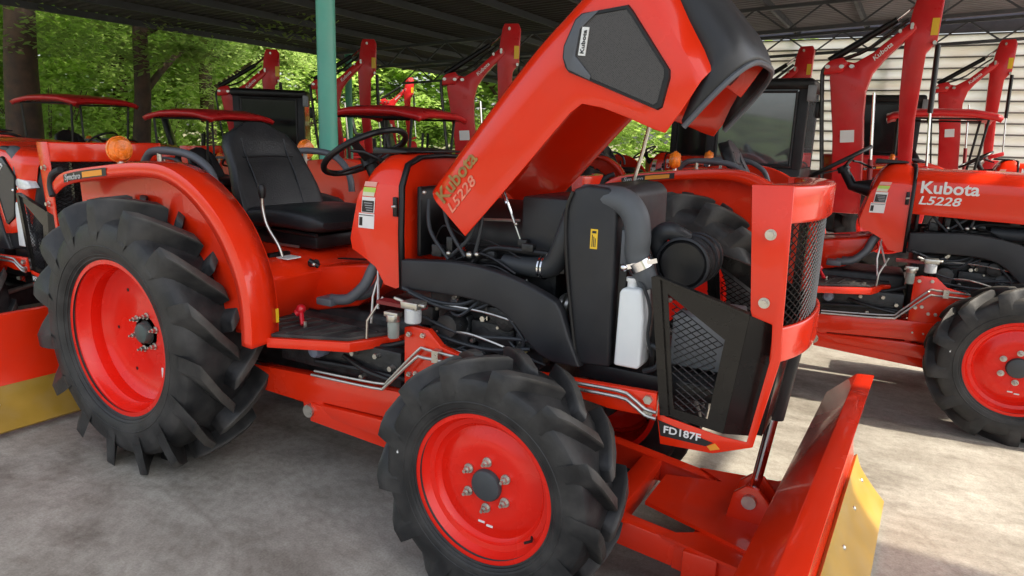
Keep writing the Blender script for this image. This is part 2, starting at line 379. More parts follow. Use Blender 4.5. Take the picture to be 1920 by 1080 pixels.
def column(x, y, r, label):
    c = empty('steel_column', (x, y, 0)); tag(c, label, 'column', 'green steel columns carrying the roof')
    h = roof_z(x)
    MB().cyl((0,0,.012), (0,0,h-.03), r, 32).build('shaft', GREENP, c)
    MB().box((-.15,-.15,0), (.15,.15,.02)).build('base_plate', GREENP, c, bevel=.004)
    MB().box((-.12,-.12,h-.05), (.12,.12,h-.02)).build('cap_plate', GREENP, c)
column(-.33, 1.05, .0625, 'thick sea green round column behind the black tractor seat')
column(-9.85, 11.5, .09, 'far thin green column at the back left of the shed')
# louvred back wall
wl = empty('louvred_wall', (-1.6, 15.0, 0)); tag(wl, 'cream louvred back wall of the shed with long horizontal slats', 'wall')
MB().box((0,.10,0), (12,.22,1.15)).build('plinth', mat('grey_plinth', (.22,.22,.22), .8, var=.2), wl)
z = 1.16; k = 0
while z < 4.0:
    jit = random.uniform(-.012, .012)
    MB().prism([(0,z),(12,z+jit),(12,z+.19+jit),(0,z+.19)], .02, .04).xf(Matrix.Shear('XZ', 4, (0,0)) if False else Matrix.Identity(4)).build('slat', SLAT, wl,
        rot=(rad(0),0,0))
    MB().box((0,.045,z+.19), (12,.09,z+.222)).build('slat_gap_rail', mat('gap_rail', (.16,.15,.14), .7), wl)
    z += .222; k += 1
MB().box((0,-.02,4.06),(12,.10,4.50)).build('header_board', mat('header_grey', (.10,.10,.125), .6, var=.2), wl)
for i in range(7): MB().box((i*1.95+.05,.10,1.15), (i*1.95+.11,.18,4.05)).build('post', PURLIN, wl)

# ------------------------------------------------------------------ wheels
def tyre_mesh(name, R, rc, rb, y0, y1, nl, lugw, dth, sidedrop):
    """R lug radius, rc carcass crown radius, rb bead radius, y0..y1 width, nl lugs per side"""
    b = MB(); ym = (y0+y1)/2; hw = (y1-y0)/2; prof = []
    rm = (rc+rb)/2
    prof += [(rb-.004, ym-hw*.72), (rb+.012, ym-hw*.84), (rb+(rc-rb)*.22, ym-hw*.97), (rb+(rc-rb)*.45, ym-hw*1.0), (rb+(rc-rb)*(.66+.10*sidedrop), ym-hw*.98), (rb+(rc-rb)*(.80+.10*sidedrop), ym-hw*(.90+.025*sidedrop)), (rc-.018+.009*sidedrop, ym-hw*(.74+.06*sidedrop))]
    for t in (-.5,-.2,.2,.5): prof.append((rc-.012*abs(t), ym+hw*t))
    prof += [(r, 2*ym-y) for r, y in reversed(prof[:7])]
    b.lathe(prof, 96)
    for fr_, mn in ((.10,.0035),(.17,.002),(.36,.0025)):          # moulded rings on the sidewalls
        r_ = rb+(rc-rb)*fr_
        for sd2 in (-1, 1):
            yy = None
            for (ra, ya), (rb_, yb_) in zip(prof, prof[1:]):
                if ra <= r_ <= rb_: yy = ya+(yb_-ya)*(r_-ra)/(rb_-ra); break
            if yy is None: continue
            yy = yy if sd2 < 0 else 2*ym-yy
            b.lathe([(r_+mn*math.cos(a)*1.6, yy+mn*math.sin(a)) for a in [2*math.pi*k/6 for k in range(6)]], 96, close=True)
    for side in (-1, 1):
        for k in range(nl):
            th0 = 2*math.pi*(k + (.5 if side > 0 else 0))/nl
            st = []
            #        t(along 0 outer..1 centre), y frac, base r, top r, width
            rows = [(0.00, 1.00, rb+(rc-rb)*.45, rb+(rc-rb)*.48, .70), (0.03, 1.015, rb+(rc-rb)*.58, R-.100, .95),
                    (0.06, 1.01, rb+(rc-rb)*.66, R-.050, 1.0), (0.09, .985, rc-.07, R-.012, 1.05), (0.28, .80, rc-.035, R-.002, 1.0),
                    (0.60, .45, rc-.02, R, .90), (0.92, .02, rc-.02, R, .85), (1.00, -.06, rc-.02, R-.01, .75)]
            for t, yf, r0, r1, wf in rows:
                th = th0 - dth*t                # forward rotation leads at the centre
                ww = lugw*wf
                y = ym+side*hw*yf
                pts = []
                for rr, wd in ((r0, ww*1.16), (r1, ww)):
                    for sg in (-1, 1):
                        a = th + sg*wd/2/max(rr,.1); pts.append((rr*math.cos(a), y, rr*math.sin(a)))
                st.append([pts[0], pts[2], pts[3], pts[1]])
            b.loft(st, closed=True, caps=True)
    return b
RW_R, RW_Z = .675, .66
RUBR = tyre_mat('rear_tyre_rubber', .675); RUBF = tyre_mat('front_tyre_rubber', .468)
FW_R, FW_Z = .468, .455
def nut(mb, c, r=.014, h=.022, sgn=-1):
    mb.cyl((c[0],c[1],c[2]), (c[0],c[1]+sgn*.006,c[2]), r*1.45, 14)
    mb.cyl((c[0],c[1]+sgn*.006,c[2]), (c[0],c[1]+sgn*h,c[2]), r, 6)
    mb.cyl((c[0],c[1]+sgn*h,c[2]), (c[0],c[1]+sgn*(h+.016),c[2]), r*.5, 10)
def make_rear_wheel(parent, side):
    # built for the -Y side, mirrored for +Y; local origin at the wheel centre on y=0 of the tractor
    prof = [(.362,-.712),(.386,-.712),(.389,-.706),(.386,-.698),(.364,-.696),(.357,-.685),(.352,-.66),(.335,-.64),(.335,-.52),(.347,-.47),(.357,-.37),(.386,-.362)]
    b = MB().lathe(prof, 96)
    b.lathe([(.338,-.588),(.318,-.575),(.300,-.562),(.17,-.553),(.135,-.560),(.06,-.560),(.055,-.54)], 72)
    b.lathe([(.337,-.60),(.3345,-.57)], 72)
    M_ = Matrix.Diagonal((1, side*-1 if side < 0 else -1, 1, 1)) if side > 0 else Matrix.Identity(4)
    rim = b.xf(M_).build('rear_wheel', RIMRED, parent, loc=(0,0,RW_Z), angle=40)
    tm = tyre_mesh('tyre', RW_R, .592, .372, -.745, -.365, 15, .060, .42, .35).xf(M_)
    tm.build('tyre', RUBR, rim, angle=38, bevel=.003, seg=1)
    h = MB().lathe([(.001,-.597),(.030,-.597),(.046,-.592),(.052,-.583),(.054,-.556)], 32).xf(M_).build('hub', mat('hub_cap_grey', (.06,.085,.08), .4, var=.2), rim)
    for k in range(6):
        a = k*math.pi/3+.3; n_ = MB(); nut(n_, (.088*math.cos(a), -.560, .088*math.sin(a)), .012, .024); n_.xf(M_).build('wheel_nut', STEEL, rim)
    for k in range(6):
        a = k*math.pi/3+.05; MB().cyl((.235*math.cos(a),-.5575,.235*math.sin(a)),(.235*math.cos(a),-.5585,.235*math.sin(a)), .009, 12).xf(M_).build('bolt_hole', BLACK, rim)
    split('size_mark', WHITE, rim, [MB().box((.10+i*.030,-.5605,-.215),(.118+i*.030,-.5575,-.165)).xf(M_) for i in range(2)])
    return rim
def make_front_wheel(parent, x, side):
    prof = [(.262,-.650),(.281,-.650),(.284,-.645),(.281,-.639),(.264,-.636),(.258,-.626),(.246,-.610),(.240,-.600),(.238,-.56),(.250,-.48),(.258,-.43),(.282,-.425)]
    b = MB().lathe(prof, 80)
    b.lathe([(.2495,-.612),(.228,-.606),(.222,-.594),(.212,-.585),(.196,-.590),(.170,-.603),(.135,-.609),(.115,-.604),(.05,-.604)], 72)
    M_ = Matrix.Identity(4) if side < 0 else Matrix.Diagonal((1,-1,1,1))
    rim = b.xf(M_).build('front_wheel', RIMRED, parent, loc=(x,0,FW_Z), angle=40)
    tm = tyre_mesh('tyre', FW_R, .424, .268, -.672, -.412, 13, .050, .43, .7).xf(M_)
    tm.build('tyre', RUBF, rim, angle=38, bevel=.003, seg=1)
    MB().lathe([(.001,-.626),(.045,-.626),(.056,-.621),(.060,-.612),(.060,-.60)], 32).xf(M_).build('hub', mat('front_hub_grey', (.045,.05,.055), .5, var=.15), rim)
    for k in range(6):
        a = k*math.pi/3+.52; n_ = MB(); nut(n_, (.088*math.cos(a), -.6045, .088*math.sin(a)), .0125, .022); n_.xf(M_).build('wheel_nut', STEEL, rim)
    MB().box((-.352,-.6735,.055),(-.346,-.670,.085)).xf(M_).build('chalk_mark', WHITE, rim)
    MB().tube([(.185,-.60,-.14),(.195,-.625,-.145),(.178,-.645,-.147)], .005, 8).xf(M_).build('valve_stem', BLACK, rim)
    split('size_mark', WHITE, rim, [MB().box((-.03+i*.034,-.6105,-.150-i*.008),(-.004+i*.034,-.607,-.143-i*.008)).xf(M_) for i in range(2)])
    return rim

# ------------------------------------------------------------------ tractor
def P3(y, pts): return [(x, y, z) for x, z in pts]
def arc_profile(pts, n=6):
    q = []; L = len(pts)
    for i in range(L-1):
        g_ = lambda k: Vector(pts[min(max(k,0),L-1)])
        p0,p1,p2,p3 = g_(i-1),g_(i),g_(i+1),g_(i+2)
        for k in range(n):
            t = k/n; q.append(tuple(.5*((2*p1)+(p2-p0)*t+(2*p0-5*p1+4*p2-p3)*t*t+(3*p1-p0-3*p2+p3)*t**3)))
    q.append(tuple(pts[-1])); return q

def make_hood(T, raised, letters):
    W = .292
    loc, ry = ((1.490,0,1.457), -rad(49.5)) if raised else ((1.392,0,1.548), 0)
    st = [(0,.002,.277,W),(.18,.0,.284,W),(.36,0,.29,W+.003),(.52,.002,.294,W+.006),(.64,.006,.299,W+.009),(.69,.009,.312,W+.011),(.73,.013,.38,W+.013),
          (.764,.017,.465,W+.015),(.80,.022,.565,W+.017),(.815,.025,.597,W+.017),(.90,.038,.588,W+.017),(.98,.055,.574,W+.0165),(1.005,.062,.569,W+.013),(1.05,.077,.560,W-.030)]
    def section(u, vt, vb, w_):
        h = []
        for t in (1, .75, .5, .25): h.append((w_-.004*(1-t), vt+.088+(vb-vt-.088)*t))
        for a in (0, 18, 36, 54, 72, 90): h.append((w_-.004-.075*(1-math.cos(rad(a)))-.02*(a/90), vt+.088-.076*math.sin(rad(a))))
        h += [(w_*.35, vt+.006), (.0, vt)]
        f_ = max(0, (u-.86)/.185)*.33
        pts = [(u+f_*(.56-v), -y, -v) for y, v in h] + [(u+f_*(.56-v), y, -v) for y, v in reversed(h[:-1])]
        return pts
    b = MB().loft([section(*s) for s in st])
    hood = b.build('hood', ORANGE, T, loc=loc, rot=(0,ry,0), solid=.006, angle=30)
    md = hood.modifiers.new('Bevel', 'BEVEL'); md.width = .003; md.segments = 2; md.limit_method = 'ANGLE'; md.angle_limit = rad(50)
    # grey nose cowl: U-shaped in plan, from hood front edge round to the other side
    secs = []
    rows = [(.088,1.188,.175,1.198),(.12,1.180,.215,1.205),(.2,1.157,.247,1.213),(.3,1.128,.258,1.218),(.4,1.096,.262,1.205),(.5,1.063,.262,1.190),(.55,1.040,.266,1.175),(.575,.94,.276,1.166),(.600,.875,.278,1.154),(.615,.862,.274,1.142)]
    for v, us, wy, uf in rows:
        pl = []
        for i in range(25):
            a = math.pi*i/24; cx = math.cos(a); sx_ = math.sin(a)
            y = -wy*(abs(cx)**.55)*(1 if cx > 0 else -1); u = us+(uf-us)*(sx_**.60 if sx_ > 0 else 0)
            pl.append((u, y, -v))
        secs.append(pl)
    top = [(1.17+.015*math.sin(math.pi*i/24), -(.15)*math.cos(math.pi*i/24), -.070) for i in range(25)]
    nose = MB().loft([top]+secs).build('nose_cowl', DKGREY, hood, solid=.010, angle=40)
    rim = [(p[0], p[1]*1.002, p[2]-.004) for p in secs[-1]]
    MB().tube(rim, .010, 8).build('nose_trim', GREY, hood)
    # inner red brackets and latch below the nose
    MB().bar((1.02,.19,-.25), (1.06,.22,-.58), .012, .13, (1,0,0)).build('inner_bracket', ORANGE, hood, bevel=.003)
    MB().bar((1.02,-.19,-.30), (1.05,-.20,-.50), .012, .10, (1,0,0)).build('inner_bracket', ORANGE, hood, bevel=.003)
    MB().box((.98,-.20,-.33), (1.00,.20,-.22)).build('cross_brace', ORANGE, hood, bevel=.003)
    MB().box((1.00,.05,-.53), (1.05,.22,-.49)).build('latch_plate', DKGREY, hood, bevel=.003)
    MB().cyl((1.09,.10,-.40), (1.12,.10,-.42), .02, 12).build('latch_pin', STEEL, hood)
    # side screens
    vent = [(.755,.158),(.785,.135),(.873,.110),(.90,.116),(1.015,.225),(1.012,.25),(.962,.47),(.945,.487),(.866,.531),(.85,.525),(.736,.205),(.738,.188)]
    cx = sum(p[0] for p in vent)/len(vent); cy = sum(p[1] for p in vent)/len(vent)
    for s_ in (-1, 1):
        y0 = s_*(W+.0245)
        def ring(poly, k1, k2, ya, yb):
            m_ = MB(); n = len(poly)
            o_ = [(cx+(u-cx)*k1, ya, -(cy+(v-cy)*k1)) for u, v in poly]; i_ = [(cx+(u-cx)*k2, yb, -(cy+(v-cy)*k2)) for u, v in poly]
            m_.v = o_+i_; m_.f = [[i, (i+1)%n, (i+1)%n+n, i+n] for i in range(n)]; return m_
        f_ = ring(vent, 1.03, 1.0, y0-s_*.012, y0+s_*.004); r2 = ring(vent, 1.0, .93, y0+s_*.004, y0+s_*.004); r3 = ring(vent, .93, .915, y0+s_*.004, y0-s_*.002)
        for q in (r2, r3): f_.add(q.v, q.f)
        fr = f_.build('screen_frame', BLACK, hood, angle=20)
        sc_ = [(cx+(u-cx)*.92, -(cy+(v-cy)*.92)) for u, v in vent]
        MB().prism(sc_, y0-s_*.004, y0+s_*.0005).build('screen', PERF, hood)
        # corner piece with the badge
        cp = [(.948,.160),(.90,.120),(.873,.114),(.786,.139),(.757,.162),(.740,.20),(.766,.285),(.779,.278),(.789,.190),(.862,.146)]
        MB().prism([(u,-v) for u, v in cp], y0, y0+s_*.007).build('screen_corner', GREY, hood, bevel=.002)
        bd = [(.797,.198),(.872,.148),(.886,.168),(.811,.218)]
        MB().prism([(u,-v) for u, v in bd], y0, y0+s_*.006).build('badge', WHITE, hood)
        text('badge_lettering', 'Kubota', LABBLK, hood, (.812 if s_ < 0 else .872, y0+s_*.006, -.211 if s_ < 0 else -.163), .019, s_, 1.35, .02, rot=rad(34) if s_ < 0 else rad(-34))
        yl = s_*(W-.001)
        if s_ < 0 or not raised:
            k_ = .76 if raised else 1.0; lx = (.022 if s_ < 0 else .40); yl = s_*(W+.0022)
            text('brand_lettering', 'Kubota', letters[0], hood, (lx, yl, -.058-.085*k_), .104*k_, s_, 1.02, .022)
            text('model_lettering', 'L5228', letters[1], hood, (lx, yl, -.058-.155*k_), .072*k_, s_, 1.25, .016, .2)
    return hood

def make_tractor(name, raised, letters):
    T = empty(name)
    for s_ in (-1, 1):
        make_rear_wheel(T, s_); make_front_wheel(T, 2.02, s_)
    # ---- running gear
    b = MB().cyl((0,-.56,RW_Z), (0,.56,RW_Z), .085, 20); b.cyl((0,-.34,RW_Z), (0,.34,RW_Z), .14, 20)
    b.build('rear_axle', ENGINE, T)
    b = MB().prism([(-.28,.52),(-.28,1.0),(.35,1.02),(.55,.86),(1.42,.86),(1.42,.50),(.6,.46),(.2,.48)], -.19, .19)
    b.build('transmission', ENGINE, T, bevel=.03, seg=3)
    b = MB().bar((2.02,-.42,FW_Z+.04),(2.02,.42,FW_Z+.04), .12, .13); b.box((1.90,-.10,.42),(2.16,.10,.66))
    b.cyl((2.02,-.55,FW_Z),(2.02,-.40,FW_Z), .10, 18).cyl((2.02,.55,FW_Z),(2.02,.40,FW_Z), .10, 18)
    b.build('front_axle', ENGINE, T, bevel=.012)
    MB().cyl((.9,0,.50),(1.95,0,.47), .03, 12).build('drive_shaft', ENGINE, T)
    for s_ in (-1,1):
        MB().tube([(2.10,s_*.10,.58),(2.13,s_*.38,.54)], .016, 10).build('tie_rod', STEEL, T)
    # ---- engine
    b = MB().box((1.44,-.17,.62),(2.06,.17,1.02)).box((1.48,-.12,1.02),(2.02,.13,1.16))
    b.build('engine_block', ENGINE, T, bevel=.015)
    b = MB()
    for i in range(3):
        x = 1.55+i*.17; b.box((x,-.215,.80),(x+.12,-.17,.93)); b.cyl((x+.06,-.225,.98),(x+.06,-.16,.98), .028, 12)
    b.build('injection_pump', mat('pump_alloy', (.12,.125,.13), .45, metal=.5, var=.3, vscale=25, bump=.1), T, bevel=.008)
    b = MB().cyl((1.62,-.30,.90),(1.62,-.17,.90), .05, 18).cyl((1.98,-.26,.83),(1.98,-.15,.83), .065, 18).box((1.70,-.235,.84),(1.90,-.19,.93)).box((1.78,-.25,.93),(1.86,-.19,1.0))
    b.cyl((1.88,-.27,.96),(1.88,-.19,.96), .045, 16).cyl((1.75,-.25,.78),(1.75,-.18,.78), .04, 14)
    b.build('engine_ancillary', ENGINE, T, bevel=.005)
    random.seed(3)
    for i in range(16):
        x = random.uniform(1.5,2.05); z_ = random.uniform(.75,1.02); MB().cyl((x,-.25,z_),(x,-.205,z_), random.uniform(.006,.013), 6).build('engine_bolt', STEEL, T)
    MB().tube([(1.50,-.29,.985),(1.78,-.285,.985),(2.0,-.28,.955)], .0045, 6, smooth=5).build('throttle_rod', STEEL, T)
    for k, pts in enumerate([[(1.42,-.33,1.04),(1.55,-.30,1.0),(1.68,-.28,1.0),(1.78,-.26,1.05)], [(1.46,-.34,1.03),(1.60,-.30,.98),(1.75,-.27,.99),(1.85,-.24,1.06)],
                  [(1.5,-.31,.93),(1.7,-.29,.88),(1.95,-.28,.90),(2.08,-.25,.89)], [(1.55,-.30,.86),(1.8,-.30,.84),(2.0,-.28,.87)], [(1.9,-.28,.98),(1.97,-.28,.90),(1.95,-.27,.85)]]):
        MB().tube(pts, .008, 8, smooth=6).build('fuel_hose', HOSE, T)
    for px_, pz_ in ((2.0,.93),(1.98,.86),(2.03,.88)): MB().cyl((px_,-.285,pz_),(px_,-.26,pz_), .009, 8).build('hose_union', mat('brass_union', (.55,.45,.2), .35, metal=.8), T)
    # upper engine bay
    MB().box((1.42,-.235,1.16),(1.44,.25,1.45)).build('firewall', BLACK, T, bevel=.005)
    b = MB().lathe([(.001,0),(.14,0),(.155,.02),(.155,.30),(.14,.32),(.001,.32)], 32, axis='x').xf(Matrix.Translation((1.58,.02,1.25)))
    b.build('exhaust_muffler', mat('muffler_black', (.012,.012,.013), .5, var=.2), T)
    MB().box((1.88,-.17,1.20),(2.12,.20,1.44)).build('fan_shroud', DKGREY, T, bevel=.012)
    MB().box((1.62,-.225,1.165),(2.10,-.10,1.185)).build('bracket_plate', BLACK, T, bevel=.003)
    MB().tube([(1.70,-.23,1.165),(1.78,-.23,1.23),(1.95,-.22,1.235),(2.12,-.20,1.23)], .011, 8, smooth=4).build('bay_rail', BLACK, T)
    MB().tube([(1.83,-.20,1.18),(1.95,-.21,1.175),(2.05,-.22,1.195),(2.10,-.23,1.29),(2.13,-.22,1.40)], [.033,.038,.043,.043,.040], 18, smooth=6).build('charge_hose', HOSE, T)
    split('hose_clamp', CHROME, T, [MB().cyl((2.0+d,-.215,1.181),(2.006+d,-.215,1.181), .046, 22) for d in (0,.014)])
    for pts in ([(1.55,-.24,1.42),(1.60,-.26,1.30),(1.68,-.26,1.19)], [(1.66,-.20,1.45),(1.72,-.25,1.36),(1.70,-.26,1.27),(1.60,-.25,1.18)], [(1.70,-.18,1.45),(1.74,-.24,1.33),(1.72,-.25,1.2)], [(1.47,-.22,1.40),(1.50,-.25,1.28),(1.60,-.26,1.17)]):
        MB().tube(pts, .008, 8, smooth=6).build('bay_hose', HOSE, T)
    split('plated_fitting', STEEL, T, [MB().sphere(p, r, 10, 6) for p, r in (((1.70,-.25,1.315),.010),((1.70,-.26,1.20),.014),((1.735,-.26,1.205),.010),((1.60,-.26,1.195),.010),((1.885,-.22,1.335),.008),((2.03,-.22,1.23),.009),((1.47,-.25,1.43),.009))])
    MB().tube([(1.60,-.2,1.33),(1.68,-.2,1.335),(1.88,-.18,1.345)], .006, 6).build('bay_stay', STEEL, T)
    if raised:
        b = MB().cyl((1.90,-.19,1.25),(1.83,-.2,1.42), .0055, 8); b.cyl((1.83,-.2,1.41),(1.79,-.2,1.50), .010, 8); b.build('hood_strut', CHROME, T)
        MB().box((1.885,-.205,1.235),(1.925,-.175,1.275)).build('strut_socket', BLACK, T, bevel=.003)
        MB().tube([(2.18,.20,1.45),(2.22,.21,1.62),(2.25,.22,1.80)], .008, 8).build('hood_stay', STEEL, T)
    rw = random.Random(11)
    for i in range(9):
        x0_ = rw.uniform(1.46,1.75); x1_ = x0_+rw.uniform(.15,.4); y_ = rw.uniform(-.25,-.20); z0_ = rw.uniform(1.12,1.20); z1_ = rw.uniform(1.12,1.30)
        MB().tube([(x0_,y_,z0_),((x0_+x1_)/2+rw.uniform(-.05,.05),y_-.015,max(z0_,z1_)+rw.uniform(.0,.06)),(min(x1_,2.08),y_,z1_)], rw.choice((.003,.004,.006)), 6, smooth=6).build('wiring', BLACK, T)
    for i in range(9):
        x0_ = rw.uniform(1.46,1.95); z0_ = rw.uniform(.72,1.0); x1_ = min(2.06, x0_+rw.uniform(.1,.35))
        MB().tube([(x0_,-.27,z0_),((x0_+x1_)/2,-.30,z0_+rw.uniform(-.05,.05)),(x1_,-.27,z0_+rw.uniform(-.08,.08))], rw.choice((.004,.005,.007)), 6, smooth=6).build('wiring', HOSE if i % 3 else STEEL, T)
    for x_, y_, z_, a_, b_, c_ in ((1.50,-.24,1.17,.05,.04,.05),(1.76,-.235,1.19,.04,.03,.03),(1.58,-.25,1.20,.03,.03,.06),(1.92,-.235,1.235,.05,.03,.03),(1.47,-.27,.88,.06,.05,.08),(1.66,-.26,.74,.09,.05,.05),(1.84,-.27,.72,.07,.05,.06)):
        MB().box((x_,y_,z_),(x_+a_,y_+b_,z_+c_)).build('control_box', ENGINE, T, bevel=.004)
    for x_, z_ in ((1.56,.80),(1.73,.80),(1.90,.80)):
        MB().tube([(x_+.06,-.225,.98),(x_+.08,-.24,1.05),(x_+.03,-.20,1.12)], .004, 6, smooth=5).build('injector_pipe', STEEL, T)
    MB().lathe([(.001,0),(.05,0),(.055,.01),(.055,.02),(.02,.022),(.02,.03),(.055,.032),(.055,.045),(.001,.05)], 24, axis='x').xf(Matrix.Translation((2.06,-.14,1.02))).build('fan_pulley', STEEL, T)
    # radiator and shroud
    b = MB().prism([(2.150,1.49),(2.20,1.505),(2.285,1.50),(2.315,1.47),(2.325,.86),(2.20,.85),(2.165,.95),(2.130,1.20),(2.118,1.36),(2.130,1.45)], -.285, .285)
    b.build('radiator_shroud', DKGREY, T, bevel=.014, seg=3)
    MB().tube([(2.150,-.288,1.48),(2.128,-.288,1.40),(2.14,-.288,1.22),(2.185,-.288,.93),(2.21,-.288,.86)], .007, 8, smooth=5).build('shroud_seal', BLACK, T)
    MB().box((2.330,-.265,.87),(2.360,-.235,1.37)).build('side_rail', BLACK, T, bevel=.004)
    MB().box((2.336,-.275,1.24),(2.362,-.262,1.36)).build('rail_latch', GREY, T, bevel=.003)
    MB().box((2.225,-.2870,1.285),(2.252,-.2855,1.355)).build('warning_label', LABYEL, T)
    for i in range(3): MB().box((2.231+i*.006,-.2876,1.292),(2.234+i*.006,-.2868,1.335-.006*i)).build('warning_mark', LABBLK, T)
    MB().box((2.231,-.2876,1.340),(2.247,-.2868,1.349)).build('warning_mark', LABBLK, T)
    # intake hose, clamp and air cleaner
    MB().tube([(2.17,-.22,1.455),(2.24,-.235,1.460),(2.325,-.25,1.455),(2.375,-.26,1.41),(2.392,-.265,1.34),(2.392,-.262,1.28),(2.42,-.255,1.215),(2.44,-.245,1.17)], [.050,.047,.047,.046,.045,.043,.040,.036], 22, smooth=6).build('intake_hose', mat('intake_hose_rubber', (.085,.092,.10), .5, var=.15, spec=.4), T)
    b = MB().tube([(2.398,-.264,1.262),(2.412,-.258,1.235)], .049, 22, caps=False); b.bar((2.36,-.31,1.235),(2.47,-.28,1.27), .010, .016); b.sphere((2.365,-.31,1.237), .014, 10, 6)
    b.build('hose_clamp', CHROME, T)
    MB().tube([(2.44,-.13,1.26),(2.43,-.16,1.33),(2.47,-.17,1.36),(2.52,-.13,1.33)], .032, 16, smooth=6).build('elbow_hose', HOSE, T)
    b = MB().lathe([(.001,0),(.075,0),(.085,.01),(.085,.05),(.092,.055),(.092,.075),(.085,.08),(.085,.15),(.09,.155),(.09,.175),(.080,.18),(.080,.26),(.07,.275),(.001,.275)], 36).xf(Matrix.Translation((2.53,-.19,1.25)))
    b.build('air_cleaner', BLACK, T)
    for k in range(4):
        MB().lathe([(.0855,-.19+.062*k),(.094,-.187+.062*k),(.094,-.178+.062*k),(.0855,-.175+.062*k)], 32, close=True).xf(Matrix.Translation((2.53,.0,1.25))).build('cleaner_rib', DKGREY, T)
    # expansion bottle
    b = MB().prism([(2.352,.885),(2.356,1.150),(2.366,1.165),(2.425,1.168),(2.436,1.155),(2.448,1.07),(2.449,.90),(2.44,.885)], -.315, -.215)
    b.build('coolant_bottle', TANK, T, bevel=.012, seg=3)
    b = MB().cyl((2.385,-.265,1.165),(2.385,-.265,1.185), .018, 16).cyl((2.385,-.265,1.185),(2.385,-.265,1.198), .023, 16); b.build('bottle_cap', WHITE, T)
    MB().tube([(2.395,-.27,1.195),(2.43,-.29,1.18),(2.462,-.29,1.10),(2.46,-.285,1.0),(2.475,-.27,.93)], .006, 8, smooth=6).build('overflow_hose', HOSE, T)
    MB().tube([(2.46,-.27,.97),(2.50,-.28,.96),(2.50,-.28,.90),(2.45,-.27,.87)], .010, 8, smooth=6).build('drain_hose', HOSE, T)
    MB().box((2.458,-.24,.86),(2.475,-.20,1.15)).build('bottle_bracket', BLACK, T, bevel=.002)
    MB().box((2.50,-.14,.87),(2.70,.16,1.06)).build('battery', mat('battery_case', (.25,.26,.27), .4, var=.1), T, bevel=.008)
    MB().box((2.52,-.06,1.062),(2.56,-.02,1.085)).build('battery_terminal', KNOB, T)
    MB().box((2.20,-.27,.80),(2.74,.27,.86)).build('front_tray', BLACK, T, bevel=.006)
    # black lower side fairing
    fair = arc_profile([(1.395,1.152),(1.64,1.172),(1.80,1.166),(1.93,1.142),(2.04,1.108),(2.112,1.078)],4)+[(2.135,1.045),(2.17,.955),(2.222,.845)]+[(2.11,.845)]+arc_profile([(2.05,.865),(1.99,.915),(1.93,.975),(1.85,1.018),(1.74,1.034),(1.6,1.035),(1.395,1.028)],3)
    for s_ in (-1,1):
        MB().prism(fair, s_*.262, s_*.312).build('side_fairing', DKGREY, T, bevel=.010, seg=3)
    # ---- dash cowl
    cowl = arc_profile([(1.375,1.560),(1.33,1.580),(1.26,1.578),(1.205,1.545),(1.165,1.48),(1.135,1.38),(1.105,1.27),(1.09,1.21)],3)+[(1.10,1.165),(1.16,1.14),(1.24,1.10),(1.29,1.03),(1.35,1.02),(1.375,1.03)]
    secs_ = []
    for y_ in (-.288,-.287,-.281,-.268,-.245,-.20,-.12,0,.12,.20,.245,.268,.281,.287,.288):
        q_ = abs(y_)/.288; k_ = 1-.72*q_**7; e_ = .012*q_**10
        secs_.append([(1.25+(x_-1.25)*(1-e_*6 if x_ < 1.25 else 1), y_, z_ if z_ < 1.40 else 1.40+(z_-1.40)*k_) for x_, z_ in cowl])
    MB().loft(secs_, closed=True, caps=True).build('dash_cowl', ORANGE, T, angle=40)
    sec = [(-.284,1.02),(-.290,1.25),(-.284,1.45),(-.245,1.535),(-.16,1.566),(0,1.572),(.16,1.566),(.245,1.535),(.284,1.45),(.290,1.25),(.284,1.02)]
    MB().loft([[(1.372,y*1.0,z_) for y,z_ in sec],[(1.392,y*1.0,z_) for y,z_ in sec]]).build('cowl_seal', BLACK, T, solid=.018)
    MB().box((1.345,-.300,1.325),(1.366,-.287,1.405)).build('hood_latch', BLACK, T, bevel=.003)
    MB().tube([(1.345,-.302,1.365),(1.366,-.302,1.368)], .006, 8).build('latch_bolt', STEEL, T)
    def lab(x0, x1, z0, z1, m_, nm='label', dz=0, y=-.2895): MB().prism([(x0,z0),(x1,z0),(x1+dz,z1),(x0+dz,z1)], y, y-.0012).build(nm, m_, T)
    lab(1.150,1.235,1.262,1.325,WHITE,'white_sticker',.004); lab(1.155,1.172,1.272,1.308,LABBLK,'pictogram',.002,-.2905); lab(1.155,1.235,1.316,1.319,LABBLK,'sticker_line',0,-.2905)
    lab(1.168,1.238,1.328,1.395,WHITE,'warning_sticker',.006); lab(1.171,1.234,1.331,1.380,LABBLK,'warning_panel',.005,-.2905)
    for i in range(4): lab(1.196-i*.004,1.230,1.338+i*.010,1.3415+i*.010,mat('sticker_grey',(.35,.36,.38),.5),'sticker_text_line',.001,-.2912)
    lab(1.175,1.238,1.399,1.416,mat('sticker_cream',(.7,.68,.5),.5),'sticker_base',.004); lab(1.178,1.244,1.416,1.436,LABGRN,'green_sticker',.006)
    lab(1.185,1.250,1.440,1.460,mat('sticker_pink',(.72,.35,.30),.5),'small_sticker',.008)
    MB().prism([(1.15,1.57),(1.34,1.582),(1.34,1.59),(1.16,1.60)], -.20, .20).build('instrument_panel', BLACK, T, bevel=.01)
    # ---- steering wheel
    c0 = Vector((.935,0,1.568)); ax = Vector((-.52,0,.854)).normalized(); e1 = V(0,1,0); e2 = ax.cross(e1)
    ring = [c0+(e1*math.cos(a)+e2*math.sin(a))*.205 for a in [2*math.pi*k/40 for k in range(40)]]
    sw = MB().tube(ring, .0145, 10, close=True).build('steering_wheel', BLACK, T)
